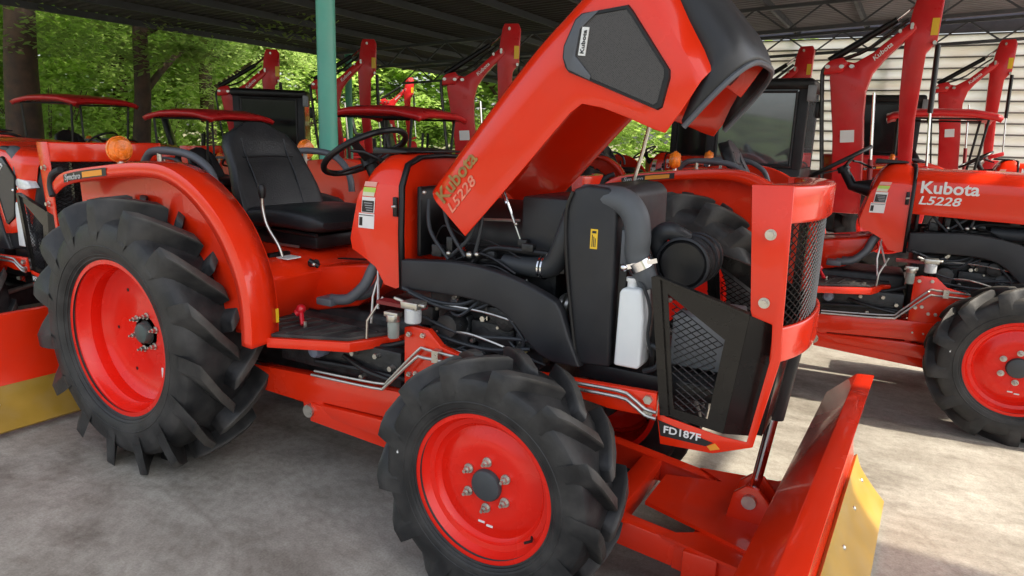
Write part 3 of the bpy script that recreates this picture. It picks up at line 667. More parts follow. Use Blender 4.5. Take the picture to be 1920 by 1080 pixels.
    for k in range(3):
        a = k*2*math.pi/3+rad(90); d = e1*math.cos(a)+e2*math.sin(a)
        MB().bar(c0+d*.03-ax*.045, c0+d*.198, .036, .010, ax).build('spoke', DKGREY, sw, bevel=.003)
    MB().cyl(c0-ax*.07, c0-ax*.03, .042, 20, .036).build('wheel_boss', BLACK, sw)
    MB().tube([c0-ax*.06, c0-ax*.18, (1.14,0,1.40)], [.030,.036,.06], 16).build('steering_column', BLACK, T)
    MB().tube([(1.13,-.10,1.54),(1.06,-.15,1.575),(1.02,-.19,1.58)], .007, 8).build('indicator_stalk', BLACK, T)
    MB().tube([(1.13,.10,1.54),(1.05,.15,1.57),(1.0,.2,1.58)], .007, 8).build('shuttle_lever', BLACK, T)
    # ---- operator platform
    fl = [(.60,-.60),(.88,-.60),(1.225,-.455),(1.30,-.30),(1.34,-.25),(1.34,.25),(1.30,.30),(1.225,.455),(.88,.60),(.60,.60)]
    MB().prismz([(.60,-.51),(.896,-.51),(.896,-.59),(1.225,-.44),(1.30,-.27),(1.34,-.25),(1.34,.25),(1.30,.27),(1.225,.44),(.896,.59),(.896,.51),(.60,.51)], .752, .795).build('floor_plate', ORANGE, T, bevel=.004)
    MB().prismz([(.61,-.505),(.90,-.505),(.905,-.572),(1.21,-.43),(1.285,-.26),(1.33,-.235),(1.33,.235),(1.285,.26),(1.21,.43),(.905,.572),(.90,.505),(.61,.505)], .796, .812).build('floor_mat', MAT_FLOOR, T, bevel=.004)
    for i in range(7):
        x0 = .74+i*.07; MB().bar((x0,-.49 if x0 < .9 else -.555+(x0-.9)*.46,.814),(x0+.05,-.30,.814), .012, .008).build('mat_rib', MAT_FLOOR, T)
    for i in range(5): MB().bar((.66,-.29+i*.14,.8145),(1.25,-.29+i*.14,.8145), .010, .007).build('mat_rib', MAT_FLOOR, T)
    # seat deck
    deck = arc_profile([(-.32,1.10),(.0,1.115),(.45,1.112),(.72,1.098),(.80,1.07),(.835,1.02)],3)+[(.80,.92),(.72,.80),(-.32,.80)]
    MB().prism(deck, -.515, .515).build('seat_deck', ORANGE, T, bevel=.012, seg=3)
    MB().prism([(.70,1.02),(1.22,1.10),(1.24,1.02),(1.05,.88),(.80,.82),(.70,.82)], -.20, .20).build('tunnel_cover', ORANGE, T, bevel=.015, seg=3)
    b = MB().box((.76,-.38,1.092),(.83,-.30,1.098)); b.xf(Matrix.Translation((-.02,0,0))).build('lever_plate', WHITE, T)
    MB().box((.70,-.41,1.092),(.73,-.29,1.112)).build('lever_gate', BLACK, T)
    MB().tube([(.745,-.35,1.095),(.725,-.355,1.15),(.665,-.36,1.23),(.640,-.36,1.31),(.640,-.36,1.36)], .0075, 10, smooth=4).build('position_lever', STEEL, T)
    MB().lathe([(.001,0),(.012,.002),(.0165,.02),(.0165,.05),(.010,.062),(.001,.065)], 16, axis='z').xf(Matrix.Translation((.640,-.36,1.352))).build('lever_knob', BLACK, T)
    b = MB().cyl((.83,-.26,1.06),(.885,-.28,1.075), .016, 12).cyl((.86,-.30,1.085),(.90,-.28,1.06), .012, 10); b.build('draft_knob', BLACK, T)
    MB().sphere((.89,-.30,1.07), .010, 10, 6).build('knob_cap', STEEL, T)
    MB().bar((.88,-.13,1.075),(1.06,-.14,1.09), .018, .006).build('lever_slot', BLACK, T)
    # pedals
    MB().tube([(1.24,-.22,1.12),(1.20,-.25,1.09),(1.165,-.27,1.01),(1.10,-.29,.945),(1.05,-.30,.93),(1.0,-.30,.925)], .024, 12, smooth=5).build('brake_pedal_arm', GREY, T)
    MB().tube([(1.24,-.17,1.12),(1.21,-.19,1.07),(1.17,-.20,.99),(1.10,-.21,.94),(1.03,-.21,.93)], .020, 12, smooth=5).build('brake_pedal_arm', GREY, T)
    MB().box((.94,-.345,.900),(1.03,-.245,.935)).xf(Matrix.Identity(4)).build('brake_pedal', GREY, T, bevel=.008)
    for pts in ([(1.24,-.27,1.08),(1.29,-.33,.93)], [(1.25,-.26,1.10),(1.235,-.30,.97),(1.25,-.33,.86)], [(1.30,-.31,.98),(1.255,-.36,.88),(1.25,-.36,.80)]):
        MB().tube(pts, .006, 8).build('pedal_link', STEEL, T)
    b = MB().sphere((.905,-.40,.885), .022, 12, 8).cyl((.90,-.40,.875),(.885,-.41,.865), .018, 12); b.build('red_lever_knob', KNOB, T)
    MB().cyl((.905,-.40,.88),(.945,-.43,.825), .010, 8).build('red_lever', KNOB, T)
    MB().cyl((.955,-.425,.812),(.955,-.425,.842), .008, 8).build('lever_stop', STEEL, T)
    # ---- seat
    def cushion(nm, secs_, m_=VINYL): return MB().loft(secs_, closed=True, caps=True).build(nm, m_, T, angle=50)
    bk = []
    for t in [i/10 for i in range(11)]:
        z_ = 1.17+.505*t; xc = .40-.24*t+.03*math.sin(t*math.pi); hw = (.268-.035*max(0,min(1,(t-.35)/.3)))*(1 if t < .66 else math.sqrt(max(.05,1-((t-.66)/.355)**2.8))); th = .125-.03*t
        if t in (0,): hw *= .92
        bk.append([(xc+th*.5*math.copysign(abs(math.cos(a))**.5, math.cos(a))-(.060*(1-abs(math.sin(a))**1.5) if math.cos(a) > 0 else 0)*(1 if t < .75 else .5), hw*math.copysign(abs(math.sin(a))**.55, math.sin(a)), z_+.02*math.cos(a)) for a in [2*math.pi*k/28 for k in range(28)]])
    cushion('seat_backrest', bk)
    def onback(t, y):      # point on the front of the backrest
        i = min(10, max(0, t*10)); i0 = int(i); i1 = min(10, i0+1); f = i-i0
        def row(k): return min([p for p in bk[k][:8]+bk[k][21:]], key=lambda p: abs(p[1]-y))
        a_, b_ = Vector(row(i0)), Vector(row(i1)); p = a_.lerp(b_, f); return (p.x+.003, y, p.z)
    for y_ in (-.135,.135): MB().tube([onback(t,y_) for t in (.12,.3,.5,.7,.84)], .0045, 6, smooth=4).build('seat_piping', VINYL, T)
    MB().tube([onback(.66,y_) for y_ in (-.16,-.08,0,.08,.16)], .0045, 6, smooth=4).build('seat_piping', VINYL, T)
    cs = []
    for t in [i/8 for i in range(9)]:
        x_ = .34+.53*t; hw = .26*(1-.16*max(0,(t-.55)/.45)**2); zc = 1.235+.02*math.sin(t*math.pi); th = .125*(1-.35*max(0,(t-.7)/.3)**2)*(.6 if t == 1 else 1)
        cs.append([(x_, hw*math.copysign(abs(math.cos(a))**.5, math.cos(a)), zc+th*.5*math.copysign(abs(math.sin(a))**.6, math.sin(a))-(.018*(1-abs(math.cos(a))**2) if math.sin(a) > 0 else 0)) for a in [2*math.pi*k/28 for k in range(28)]])
    cushion('seat_cushion', cs)
    MB().box((.36,-.19,1.11),(.80,.19,1.18)).build('seat_base', BLACK, T, bevel=.02)
    split('seat_slider', BLACK, T, [MB().tube([(.40,s_*.16,1.18),(.62,s_*.19,1.185),(.80,s_*.19,1.18)], .010, 8) for s_ in (-1,1)])
    MB().box((.56,-.215,1.115),(.70,-.205,1.125)).build('slider_handle', STEEL, T)
    # ---- fenders
    fo = arc_profile([(-.52,1.365),(-.40,1.425),(-.10,1.468),(.22,1.498),(.42,1.485),(.60,1.405),(.76,1.265),(.86,1.09),(.892,.92),(.89,.765)], 5)
    fi = arc_profile([(-.50,1.31),(-.38,1.365),(-.10,1.408),(.20,1.435),(.385,1.425),(.545,1.355),(.69,1.225),(.79,1.06),(.825,.91),(.825,.765)], 5)
    for s_ in (-1,1):
        N = len(fo); b = MB()
        yo, yi = s_*.655, s_*.525
        secs_ = []
        for (x0,z0),(x1,z1) in zip(fo, fi):
            secs_.append([(x1,yo,z1),(x1*.5+x0*.5,yo+s_*.006,z1*.5+z0*.5),(x0-.006,yo,z0-.004),(x0,yo-s_*.02,z0),(x0+.004,yo-s_*.07,z0+.004),(x0,yi,z0)])
        f_ = b.loft(secs_).build('fender', ORANGE, T, solid=.006, angle=28)
        inner = [p for p in fo]+[(.72,.765),(.5,.80),(-.5,.95)]
        MB().prism(inner, s_*.518, s_*.524).build('fender_inner_panel', ORANGE, T)
        MB().tube([(-.525,s_*.66,1.30),(-.545,s_*.655,1.35),(-.52,s_*.655,1.405),(-.46,s_*.645,1.432)], .016, 10, smooth=4).build('fender_trim', DKGREY, T)
        # synchro sticker on the outer lip
        st_ = MB(); q = [(x0*.5+x1*.5, z0*.5+z1*.5) for (x0,z0),(x1,z1) in zip(fo, fi)]
        def lip(x, dz):       # point on the fender lip
            for (xa,za),(xb,zb) in zip(q, q[1:]):
                if xa <= x <= xb: t = (x-xa)/(xb-xa); return (x, s_*.6655, za+(zb-za)*t+dz)
        xs = [-.40+.033*i for i in range(12)]
        st_.loft([[lip(x_,-.019),lip(x_,.019)] for x_ in xs]).build('fender_sticker', LABBLK, T)
        st2 = MB().loft([[tuple(Vector(lip(x_,-.014))+V(0,s_*.001,0)),tuple(Vector(lip(x_,.012))+V(0,s_*.001,0))] for x_ in xs[5:-1]]); st2.build('sticker_panel', LABORG, T)
        text('sticker_lettering', 'Synchro', mat('sticker_silver',(.45,.45,.45),.4), T, (-.385 if s_ < 0 else -.22, s_*.667, 1.386), .040, s_, 1.05, .01, .25, rot=rad(7) if s_ < 0 else -rad(7))
        # turn lamp
        MB().cyl((-.06,s_*.58,1.46),(-.06,s_*.58,1.50), .014, 10).build('lamp_stalk', STEEL, T)
        lp = MB().lathe([(.001,-.035),(.045,-.03),(.056,-.012),(.058,.0),(.056,.012),(.045,.03),(.001,.035)], 28, axis='x').xf(Matrix.Translation((-.06,s_*.58,1.545))).build('turn_lamp', AMBER, T)
        MB().lathe([(.0585,-.006),(.062,-.006),(.062,.006),(.0585,.006)], 28, axis='x', close=True).xf(Matrix.Translation((-.06,s_*.58,1.545))).build('lamp_bezel', AMBER, lp)
        # grab rail
        MB().tube([(-.06,s_*.46,1.485),(.0,s_*.46,1.535),(.13,s_*.455,1.545),(.28,s_*.45,1.53),(.385,s_*.44,1.475),(.43,s_*.44,1.40),(.44,s_*.44,1.33)], .019, 12, smooth=5).build('grab_rail', GREY, T)
        b = MB().cyl((.06,s_*.46,1.46),(.06,s_*.46,1.535), .012, 8); b.build('rail_foot', STEEL, T)
        MB().box((.885,s_*.53-.004,.85),(.8975,s_*.53+.012,.91)).build('fender_tag', LABYEL, T)
    # ---- blade sub-frame rails, brackets, tubes
    for s_ in (-1,1):
        y0, y1 = s_*.315, s_*.375
        MB().prism([(.15,.53),(.15,.44),(.87,.43),(.88,.375),(.93,.365),(.985,.40),(1.0,.455),(1.45,.475),(1.62,.48),(1.62,.60),(1.40,.60),(1.0,.575)], y0, y1).build('frame_rail', ORANGE, T, bevel=.004)
        MB().prism([(.98,.445),(1.06,.395),(1.62,.365),(1.80,.365),(1.80,.43),(1.45,.462)], s_*.305, s_*.385).build('rail_stiffener', ORANGE, T, bevel=.004)
        b = MB().cyl((.925,s_*.30,.405),(.925,s_*.40,.405), .030, 18); b.build('pivot_pin', STEEL, T)
        MB().prism([(1.455,.45),(1.455,.885),(1.50,.895),(1.575,.893),(1.64,.835),(1.80,.80),(2.53,.832),(2.532,.745),(2.36,.74),(2.24,.755),(2.18,.70),(1.80,.66),(1.62,.52)], s_*.330, s_*.362).build('frame_plate', ORANGE, T, bevel=.004)
        for x_, z_ in ((1.485,.862),(1.555,.868),(1.485,.69),(1.52,.70),(1.56,.66),(1.60,.66),(2.50,.805),(2.50,.765),(1.70,.75),(1.75,.74),(1.49,.53),(1.55,.53)):
            MB().cyl((x_,s_*.362,z_),(x_,s_*.374,z_), .011, 6).cyl((x_,s_*.374,z_),(x_,s_*.382,z_), .006, 8).build('frame_bolt', STEEL, T)
        for off in (0, 1):
            MB().tube([(.95,s_*(.392-.02*off),.585+.012*off),(1.20,s_*(.40-.02*off),.598+.014*off),(1.36,s_*(.41-.02*off),.612+.016*off),(1.395,s_*(.41-.02*off),.630+.02*off),(1.54,s_*(.40-.02*off),.775+.03*off),(1.58,s_*(.395-.02*off),.785+.03*off),(1.75,s_*(.385-.01*off),.785+.025*off),(2.15,s_*.385,.792+.022*off),(2.40,s_*.385,.80+.022*off),(2.455,s_*.385,.785+.022*off),(2.50,s_*.38,.755+.022*off),(2.54,s_*.38,.750+.022*off)], .0065, 8, smooth=3).build('hydraulic_pipe', STEEL, T)
        b = MB().box((1.62,s_*.365,.775),(1.65,s_*.398,.825)); b.build('pipe_clamp', STEEL, T)
        # push arms to blade
        MB().bar((.93,s_*.36,.40),(1.7,s_*.30,.33), .06, .09).bar((1.7,s_*.30,.33),(2.62,s_*.27,.225), .065, .10).bar((2.62,s_*.27,.225),(3.02,s_*.30,.20), .065, .11).build('push_arm', ORANGE, T, bevel=.005)
        MB().prismz([(2.55,s_*.30),(2.86,s_*.36),(3.02,s_*.52),(3.02,s_*.24),(2.7,s_*.20)], .275, .287).build('arm_gusset', ORANGE, T)
    b = MB().bar((2.35,-.30,.255),(2.35,.30,.255), .09, .09).bar((2.72,-.34,.22),(2.72,.34,.22), .12, .11)
    b.build('arm_crossbeam', ORANGE, T, bevel=.006)
    MB().prismz([(2.45,-.13),(2.98,-.30),(2.98,.30),(2.45,.13)], .285, .300).build('blade_yoke', ORANGE, T)
    for y_ in (-.055,.055):
        MB().prism([(2.74,.29),(2.76,.40),(2.80,.435),(2.845,.435),(2.88,.40),(2.96,.29)], y_-.010, y_+.010).build('cylinder_lug', ORANGE, T, bevel=.003)
    MB().cyl((2.82,-.085,.385),(2.82,.085,.385), .026, 16).build('lug_pin', STEEL, T)
    MB().cyl((2.82,0,.385),(2.862,0,.72), .019, 16).cyl((2.82,-.035,.385),(2.82,.035,.385), .036, 18).build('lift_rod', CHROME, T)
    MB().cyl((2.862,0,.70),(2.905,0,1.06), .034, 18).build('lift_cylinder', BLACK, T)
    # blade
    front = arc_profile([(3.150,.645),(3.128,.52),(3.112,.40),(3.106,.29),(3.133,.18),(3.190,.098),(3.248,.042)], 3)
    yawb = Matrix(((1,.033,0,-.0313),(0,1,0,0),(0,0,1,0),(0,0,0,1)))      # blade stands a little askew
    back = arc_profile([(3.235,.032),(3.18,.075),(3.11,.155),(3.065,.27),(3.060,.40),(3.083,.53),(3.110,.620)], 3)
    MB().prism(front+back+[(3.085,.600),(2.975,.505),(2.960,.522),(3.078,.640)], -.94, .94).xf(yawb).build('blade', ORANGE, T, bevel=.003)
    ce = arc_profile([(3.116,.236),(3.140,.172),(3.200,.092),(3.256,.030)],3)
    MB().prism(ce+[(x+.012, z_+.012) for x, z_ in reversed(ce)], -.945, .945).xf(yawb).build('cutting_edge', YELLOW, T)
    split('edge_bolt', STEEL, T, [MB().sphere((3.163,y,.160), .012, 10, 6).xf(yawb) for y in (-.85,-.55,-.2,.2,.55,.85)])
    for s_ in (-1,1):
        MB().prism([(2.985,.49),(3.06,.56),(3.07,.40),(3.07,.25),(3.17,.10),(3.10,.10),(3.0,.18),(2.96,.25),(2.96,.33),(2.98,.42)], s_*.30-.012, s_*.30+.012).xf(yawb).build('blade_rib', ORANGE, T, bevel=.003)
        MB().prism([(2.985,.49),(3.06,.56),(3.07,.40),(3.07,.25),(3.03,.25),(2.99,.40)], s_*.62-.012, s_*.62+.012).xf(yawb).build('blade_rib', ORANGE, T, bevel=.003)
    MB().bar((3.03,-.66,.30),(3.03,.66,.30), .09, .10).xf(yawb).build('blade_back_beam', ORANGE, T, bevel=.006)
    b = MB().box((2.90,.36,.27),(3.0,.50,.33)); b.build('tilt_block', ORANGE, T, bevel=.006)
    MB().tube([(2.95,.44,.33),(2.96,.46,.39),(2.985,.47,.42)], .018, 10).build('tilt_fitting', BLACK, T)
    # ---- front guard
    for s_ in (-1,1):
        yo = s_*.345
        sp = [(2.495,1.228),(2.800,1.142),(2.756,.738),(2.562,.758)]
        win = [(2.536,1.175),(2.732,1.052),(2.702,.775),(2.586,.785)]
        mbp = MB(); ya, yb = yo, yo-s_*.004
        mbp.v = [(x,ya,z_) for x,z_ in sp]+[(x,ya,z_) for x,z_ in win]+[(x,yb,z_) for x,z_ in sp]+[(x,yb,z_) for x,z_ in win]
        for i in range(4):
            j = (i+1)%4; mbp.f += [[i,j,j+4,i+4],[i+8,i+12,j+12,j+8],[i,i+8,j+8,j],[i+4,j+4,j+12,i+12]]
        mbp.build('guard_panel', GLOSSBLK, T)
        mbp = MB(); q4 = [(2.801,yo,1.142),(2.880,s_*.300,1.122),(2.845,s_*.300,.735),(2.757,yo,.738)]
        mbp.v = q4+[(x-.003,y-s_*.004,z_) for x,y,z_ in q4]; mbp.f = [[0,1,2,3],[7,6,5,4]]+[[i,i+4,(i+1)%4+4,(i+1)%4] for i in range(4)]
        mbp.build('guard_corner_panel', GLOSSBLK, T)
        MB().bar((2.493,yo,1.228),(2.560,yo,.758), .03, .02, (0,1,0)).build('panel_edge', GLOSSBLK, T)
        MB().bar((2.493,yo,1.230),(2.800,yo,1.146), .028, .006).build('panel_lip', GLOSSBLK, T)
        dm = diamond_mesh(MB(), win, lambda u, v: (u, yo+s_*-.002, v), .0225, 1.55, .0019); dm.build('guard_mesh', GLOSSBLK, T)
        MB().prism([(2.765,1.545),(2.885,1.548),(2.900,1.10),(2.905,1.02),(2.852,.715),(2.730,.662),(2.552,.650),(2.534,.745),(2.534,.80),(2.562,.752),(2.752,.728),(2.832,.728),(2.875,1.02),(2.868,1.125),(2.806,1.142),(2.800,1.16)], yo-.004, yo+.004).build('guard_post', ORANGE, T, bevel=.003)
        MB().prism([(2.540,.736),(2.552,.682),(2.705,.683),(2.728,.700)], s_*.349, s_*.3512).build('model_plate', LABBLK, T)
        text('model_lettering', 'FD187F', WHITE, T, (2.560 if s_ < 0 else 2.70, s_*.3515, .697), .035, s_, 1.15, .018)
        MB().prism([(2.71,.684),(2.735,.700),(2.752,.684),(2.722,.672)], s_*.349, s_*.3512).build('orange_flash', LABORG, T)
        for x_, z_ in ((2.835,1.40),(2.838,1.19)):
            MB().cyl((x_,s_*.348,z_),(x_,s_*.353,z_), .017, 16).cyl((x_,s_*.353,z_),(x_,s_*.370,z_), .012, 6).build('post_bolt', STEEL, T)
        for x_, z_ in ((2.505,.808),(2.512,.765)): MB().cyl((x_,s_*.362,z_),(x_,s_*.378,z_), .016, 6).build('guard_bolt', STEEL, T)
    def bow(z0, z1, xo, th):        # curved front bar of guard
        pl = []
        for i in range(13):
            t = -1+2*i/12; pl.append((2.885+xo*(1-abs(t)**2.5), .345*t))
        o_ = pl; i_ = [(x-th, y*.985) for x, y in reversed(pl)]
        return MB().prismz(o_+i_, z0, z1)
    bow(1.435,1.548,.075,.10).build('guard_top_bar', ORANGE, T, bevel=.010, seg=3)
    bow(1.00,1.115,.075,.018).build('guard_lower_bar', ORANGE, T, bevel=.008, seg=3)
    def fr(u, v): return (2.872+.070*(1-abs(u/.345)**2.5), u, v)
    diamond_mesh(MB(), [(-.335,1.11),(.335,1.11),(.335,1.44),(-.335,1.44)], fr, .024, 1.6, .0022).build('front_mesh', GLOSSBLK, T)
    MB().prism([(2.86,1.0),(2.90,1.0),(2.87,.74),(2.83,.74)], -.30, .30).build('front_skirt', GLOSSBLK, T, bevel=.003)
    split('mesh_upright', GLOSSBLK, T, [MB().box((2.845,s_*.20-.02,1.10),(2.875,s_*.20+.02,1.44)) for s_ in (-1,1)])
    # ---- head lamps on the hood nose
    # ---- filters and underfloor items
    MB().lathe([(.001,0),(.020,0),(.024,.006),(.025,.065),(.021,.075)], 20, axis='z').xf(Matrix.Translation((1.43,-.40,.845))).build('sediment_bowl', BOWL, T)
    b = MB().cyl((1.43,-.40,.915),(1.43,-.40,.945), .030, 18).box((1.395,-.42,.935),(1.465,-.38,.955)).cyl((1.39,-.40,.935),(1.405,-.40,.935), .008, 8); b.build('filter_head', STEEL, T, bevel=.003)
    b = MB().lathe([(.001,0),(.030,0),(.034,.004),(.034,.055),(.030,.06),(.001,.06)], 22, axis='z').xf(Matrix.Translation((1.53,-.40,.925))); b.build('fuel_filter', FILTER, T)
    b = MB().box((1.49,-.43,.985),(1.57,-.36,1.012)).cyl((1.47,-.40,1.0),(1.59,-.40,1.0), .009, 8).cyl((1.45,-.42,1.02),(1.50,-.40,1.0), .007, 8); b.build('filter_mount', STEEL, T, bevel=.003)
    MB().box((1.34,-.40,.975),(1.56,-.345,.99)).build('filter_bracket', DKRED, T)
    b = MB().lathe([(.001,-.06),(.028,-.05),(.036,-.03),(.036,.03),(.030,.05),(.001,.06)], 20).xf(Matrix.Translation((.98,-.36,.705))); b.build('accumulator_cap', BLUEGREY, T)
    for pts in ([(.98,-.33,.70),(1.2,-.3,.70),(1.42,-.28,.72)], [(.95,-.36,.64),(1.2,-.36,.655),(1.45,-.34,.65)], [(1.1,-.32,.73),(1.3,-.30,.76),(1.42,-.28,.80)], [(1.1,-.34,.69),(1.25,-.37,.66),(1.38,-.36,.64)]):
        MB().tube(pts, .012, 8, smooth=4).build('underfloor_hose', BLACK, T)
    b = MB().box((.70,-.34,.60),(1.42,-.20,.76)); b.build('step_support', ENGINE, T, bevel=.01)
    split('underfloor_bolt', STEEL, T, [MB().cyl((x_,-.37,z_),(x_,-.33,z_), .012, 6) for x_, z_ in ((1.17,.72),(1.30,.73),(1.22,.62),(1.38,.69))])
    make_hood(T, raised, letters)
    return T

main = make_tractor('tractor', True, (OLIVE, PINK))
tag(main, 'orange-red tractor in front with its hood tilted up and engine exposed', 'tractor')
# a second one with the hood closed, used for the neighbours
near = make_tractor('tractor', False, (WHITE, WHITE))
near.location = (1.80, 2.72, 0); near.rotation_euler.z = rad(3.4)
tag(near, 'orange-red tractor at the right edge with closed hood and white lettering', 'tractor', 'parked tractors with closed hoods')
# lamps in the closed hood nose
hd = [c for c in near.children if c.name.startswith('hood') and 'latch' not in c.name][0]
for s_ in (-1,1):
    MB().prism([(.985,-.262),(1.03,-.235),(1.15,-.245),(1.19,-.285),(1.10,-.300),(1.03,-.295)], s_*.262, s_*.3125).build('headlamp', LENS, hd, bevel=.004)
behind = copy_tree(near); behind.location = (-4.03, 0.0, 0); behind.rotation_euler.z = 0
tag(behind, 'orange-red tractor at the left edge, standing behind the big rear wheel', 'tractor', 'parked tractors with closed hoods')

# canopy tractors of the second row
def canopy(T):
    secs_ = []
    for t in (-1,-.9,-.5,0,.5,.9,1):
        row = []
        for k in (-1,-.92,-.6,0,.6,.92,1):
            drop = .05*abs(t)**6+.05*abs(k)**6
            row.append((.45+.64*t, .54*k, 2.16+.05*(1-abs(t)**2)*.6-drop))
        secs_.append(row)
    MB().loft(secs_).build('canopy_roof', EXRED, T, solid=.06)
    for sx_, s_ in ((-.06,-1),(-.06,1),(.96,-1),(.96,1)):
        MB().tube([(sx_*.9+.02,s_*.46,1.35),(sx_,s_*.48,2.12)], .016, 8).build('canopy_post', BLACK, T)
    split('canopy_rail', BLACK, T, [MB().tube([(-.06,q*.48,2.08),(.96,q*.48,2.08)], .014, 6) for q in (-1,1)])
SKIP = ('engine_bolt','warning_mark','badge_lettering','hose_union','plated_fitting','sticker_text_line','frame_bolt','guard_bolt','post_bolt','bolt_hole','wheel_nut','size_mark','mat_rib','underfloor_bolt','edge_bolt','fuel_hose','bay_hose','wiring','control_box','cleaner_rib','chalk_mark','injector_pipe','pedal_link','hydraulic_pipe')
rows = [((-7.5, 3.0), 10, .92, 'small tractor under a red canopy at the far left by the thick trunk'),
        ((-4.38, 2.86), 4, .84, 'tractor under a red canopy left of the black seat'),
        ((-1.86, 3.14), 6, .87, 'tractor under a red canopy behind the green column and steering wheel'),
        ((2.95, 8.75), 2, 1.0, 'tractor under a red canopy behind the tall digger arm on the right')]
rows2 = [((-1.6, 8.6), 2, .95, 'rearmost tractor without canopy seen through the gap under the hood')]
for i, ((x, y), rz, sc, lb) in enumerate(rows+rows2):
    t = copy_tree(near, None, SKIP); t.location = (x, y, 0); t.rotation_euler.z = rad(rz); t.scale = (sc,)*3
    if i < 4: canopy(t)
    tag(t, lb, 'tractor', 'canopied tractors in the second row' if i < 4 else 'parked tractors with closed hoods')

# ------------------------------------------------------------------ excavators
def make_excavator():
    E = empty('mini_excavator')
    # under carriage: tracks along x
    for s_ in (-1,1):
        loop = []
        for k in range(48):
            a = 2*math.pi*k/48; loop.append((-.95+math.copysign(.72,math.cos(a))*(1 if abs(math.cos(a))>.001 else 0)+.22*math.cos(a), .24+.22*math.sin(a)))
        tr = MB().prism(loop, s_*.50-.16, s_*.50+.16).build('track', RUBBER, E, bevel=.01)
        for k in range(13):
            x = -1.65+k*.112; MB().box((x,s_*.50-.165,.455),(x+.05,s_*.50+.165,.475)).build('grouser', RUBBER, tr)
    MB().box((-1.6,-.36,.2),(-.3,.36,.5)).build('chassis', BLACK, E, bevel=.02)
    MB().cyl((-.95,0,.48),(-.95,0,.58), .38, 28).build('slew_ring', BLACK, E)
    MB().prismz([(-.35,-.72),(-.15,-.55),(-.15,.55),(-.35,.72),(-1.5,.72),(-1.75,.45),(-1.75,-.45),(-1.5,-.72)], .58, .86).build('slew_body', EXRED, E, bevel=.03, seg=3)
    MB().prismz([(-.45,-.70),(-.35,-.45),(-.75,-.15),(-.9,.72),(-1.45,.70),(-1.70,.42),(-1.70,-.45),(-1.45,-.70)], .86, 1.38).build('engine_cover', EXRED, E, bevel=.05, seg=4)
    # cab: posts, roof, glass
    x0, x1, y0, y1, z0, z1 = -1.32, -.20, -.25, .68, .86, 2.42
    MB().box((x0,y0,z0),(x1,y1,1.42)).build('cab_base', BLACK, E, bevel=.03)
    MB().box((x0-.03,y0-.03,z1-.13),(x1+.04,y1+.03,z1)).build('cab_roof', BLACK, E, bevel=.05, seg=4)
    for x in (x0+.06, x1-.06):
        for y in (y0+.05, y1-.05): MB().box((x-.055,y-.05,1.40),(x+.055,y+.05,z1-.10)).build('cab_post', DKGREY, E, bevel=.015)
    for y in (y0+.015, y1-.015): MB().box((x0+.115,y-.006,1.42),(x1-.115,y+.006,z1-.13)).build('side_window', GLASS, E)
    MB().box((x1-.02,y0+.10,1.42),(x1-.008,y1-.10,z1-.13)).build('windscreen', GLASS, E)
    MB().box((x0+.01,y0+.10,1.42),(x0+.02,y1-.10,z1-.13)).build('rear_window', GLASS, E)
    fr_ = [(x0+.13,1.44),(x1-.13,1.44),(x1-.13,z1-.15),(x0+.13,z1-.15)]
    for i in range(4):
        a, b_ = fr_[i], fr_[(i+1)%4]; MB().tube([(a[0],y0+.005,a[1]),(b_[0],y0+.005,b_[1])], .016, 8).build('window_seal', DKGREY, E)
    MB().box((x1-.02,y0-.05,2.16),(x1+.07,y0+.03,2.34)).build('work_lamp', mat('lamp_grey',(.25,.27,.29),.4), E, bevel=.012)
    MB().box((x1+.08,y0-.07,1.98),(x1+.13,y0+.12,2.16)).build('mirror', BLACK, E, bevel=.02)
    # boom
    bm_ = [(.02,.95),(.02,1.8),(-.02,2.42),(.0,2.56),(.12,2.61),(.22,2.585),(.42,2.715),(.62,2.865),(.92,3.08),(1.00,3.10),(1.05,3.02),(1.0,2.95),(.80,2.79),(.62,2.635),(.45,2.46),(.345,2.27),(.325,2.0),(.33,1.7),(.32,1.2),(.30,.95)]
    boom = MB().prism(bm_, -.31, -.13).build('boom', EXRED, E, bevel=.018, seg=2)
    MB().prism([(-.08,2.44),(-.07,2.56),(-.02,2.62),(.10,2.66),(.16,2.58),(.10,2.46)], -.345, -.095).build('cylinder_bracket', EXRED, boom, bevel=.015)
    for x_, z_ in ((-.04,2.53),(.10,2.53),(.20,2.53),(.97,3.02),(.80,2.98)):
        MB().cyl((x_,-.36,z_),(x_,-.08,z_), .026, 12).build('boom_pin', STEEL, boom)
    MB().prism([(.10,1.72),(.24,1.73),(.24,1.86),(.10,1.85)], -.312, -.314).build('notice_plate', WHITE, boom)
    text('brand_lettering', 'Kubota', WHITE, boom, (.46,-.312,2.60), .098, -1, 1.15, .015, rot=rad(38))
    MB().cyl((-.04,-.22,2.63),(.72,-.22,3.15), .048, 14).build('arm_cylinder', BLACK, boom)
    MB().cyl((.70,-.22,3.135),(1.03,-.22,3.37), .024, 10).build('arm_rod', CHROME, boom)
    for k in range(3):
        MB().tube([(-.08,-.33+.09*k,1.1),(-.10,-.33+.09*k,2.2),(-.06,-.33+.09*k,2.55),(.25,-.30+.07*k,2.72),(.7,-.30+.07*k,3.02),(.9,-.3+.07*k,3.14)], .014, 6, smooth=4).build('hydraulic_hose', BLACK, boom)
    MB().cyl((.44,-.34,1.0),(.46,-.34,1.55), .045, 12).build('boom_cylinder', DKRED, boom); MB().cyl((.46,-.34,1.5),(.49,-.34,2.25), .026, 10).build('boom_rod', CHROME, boom)
    # arm folded down
    am = [(.92,3.04),(.94,3.22),(.99,3.44),(1.03,3.51),(1.34,3.52),(1.40,3.42),(1.38,2.85),(1.24,2.70),(1.14,2.0),(1.10,1.42),(1.05,1.32),(.93,1.32),(.89,1.42),(.88,2.2),(.88,2.95)]
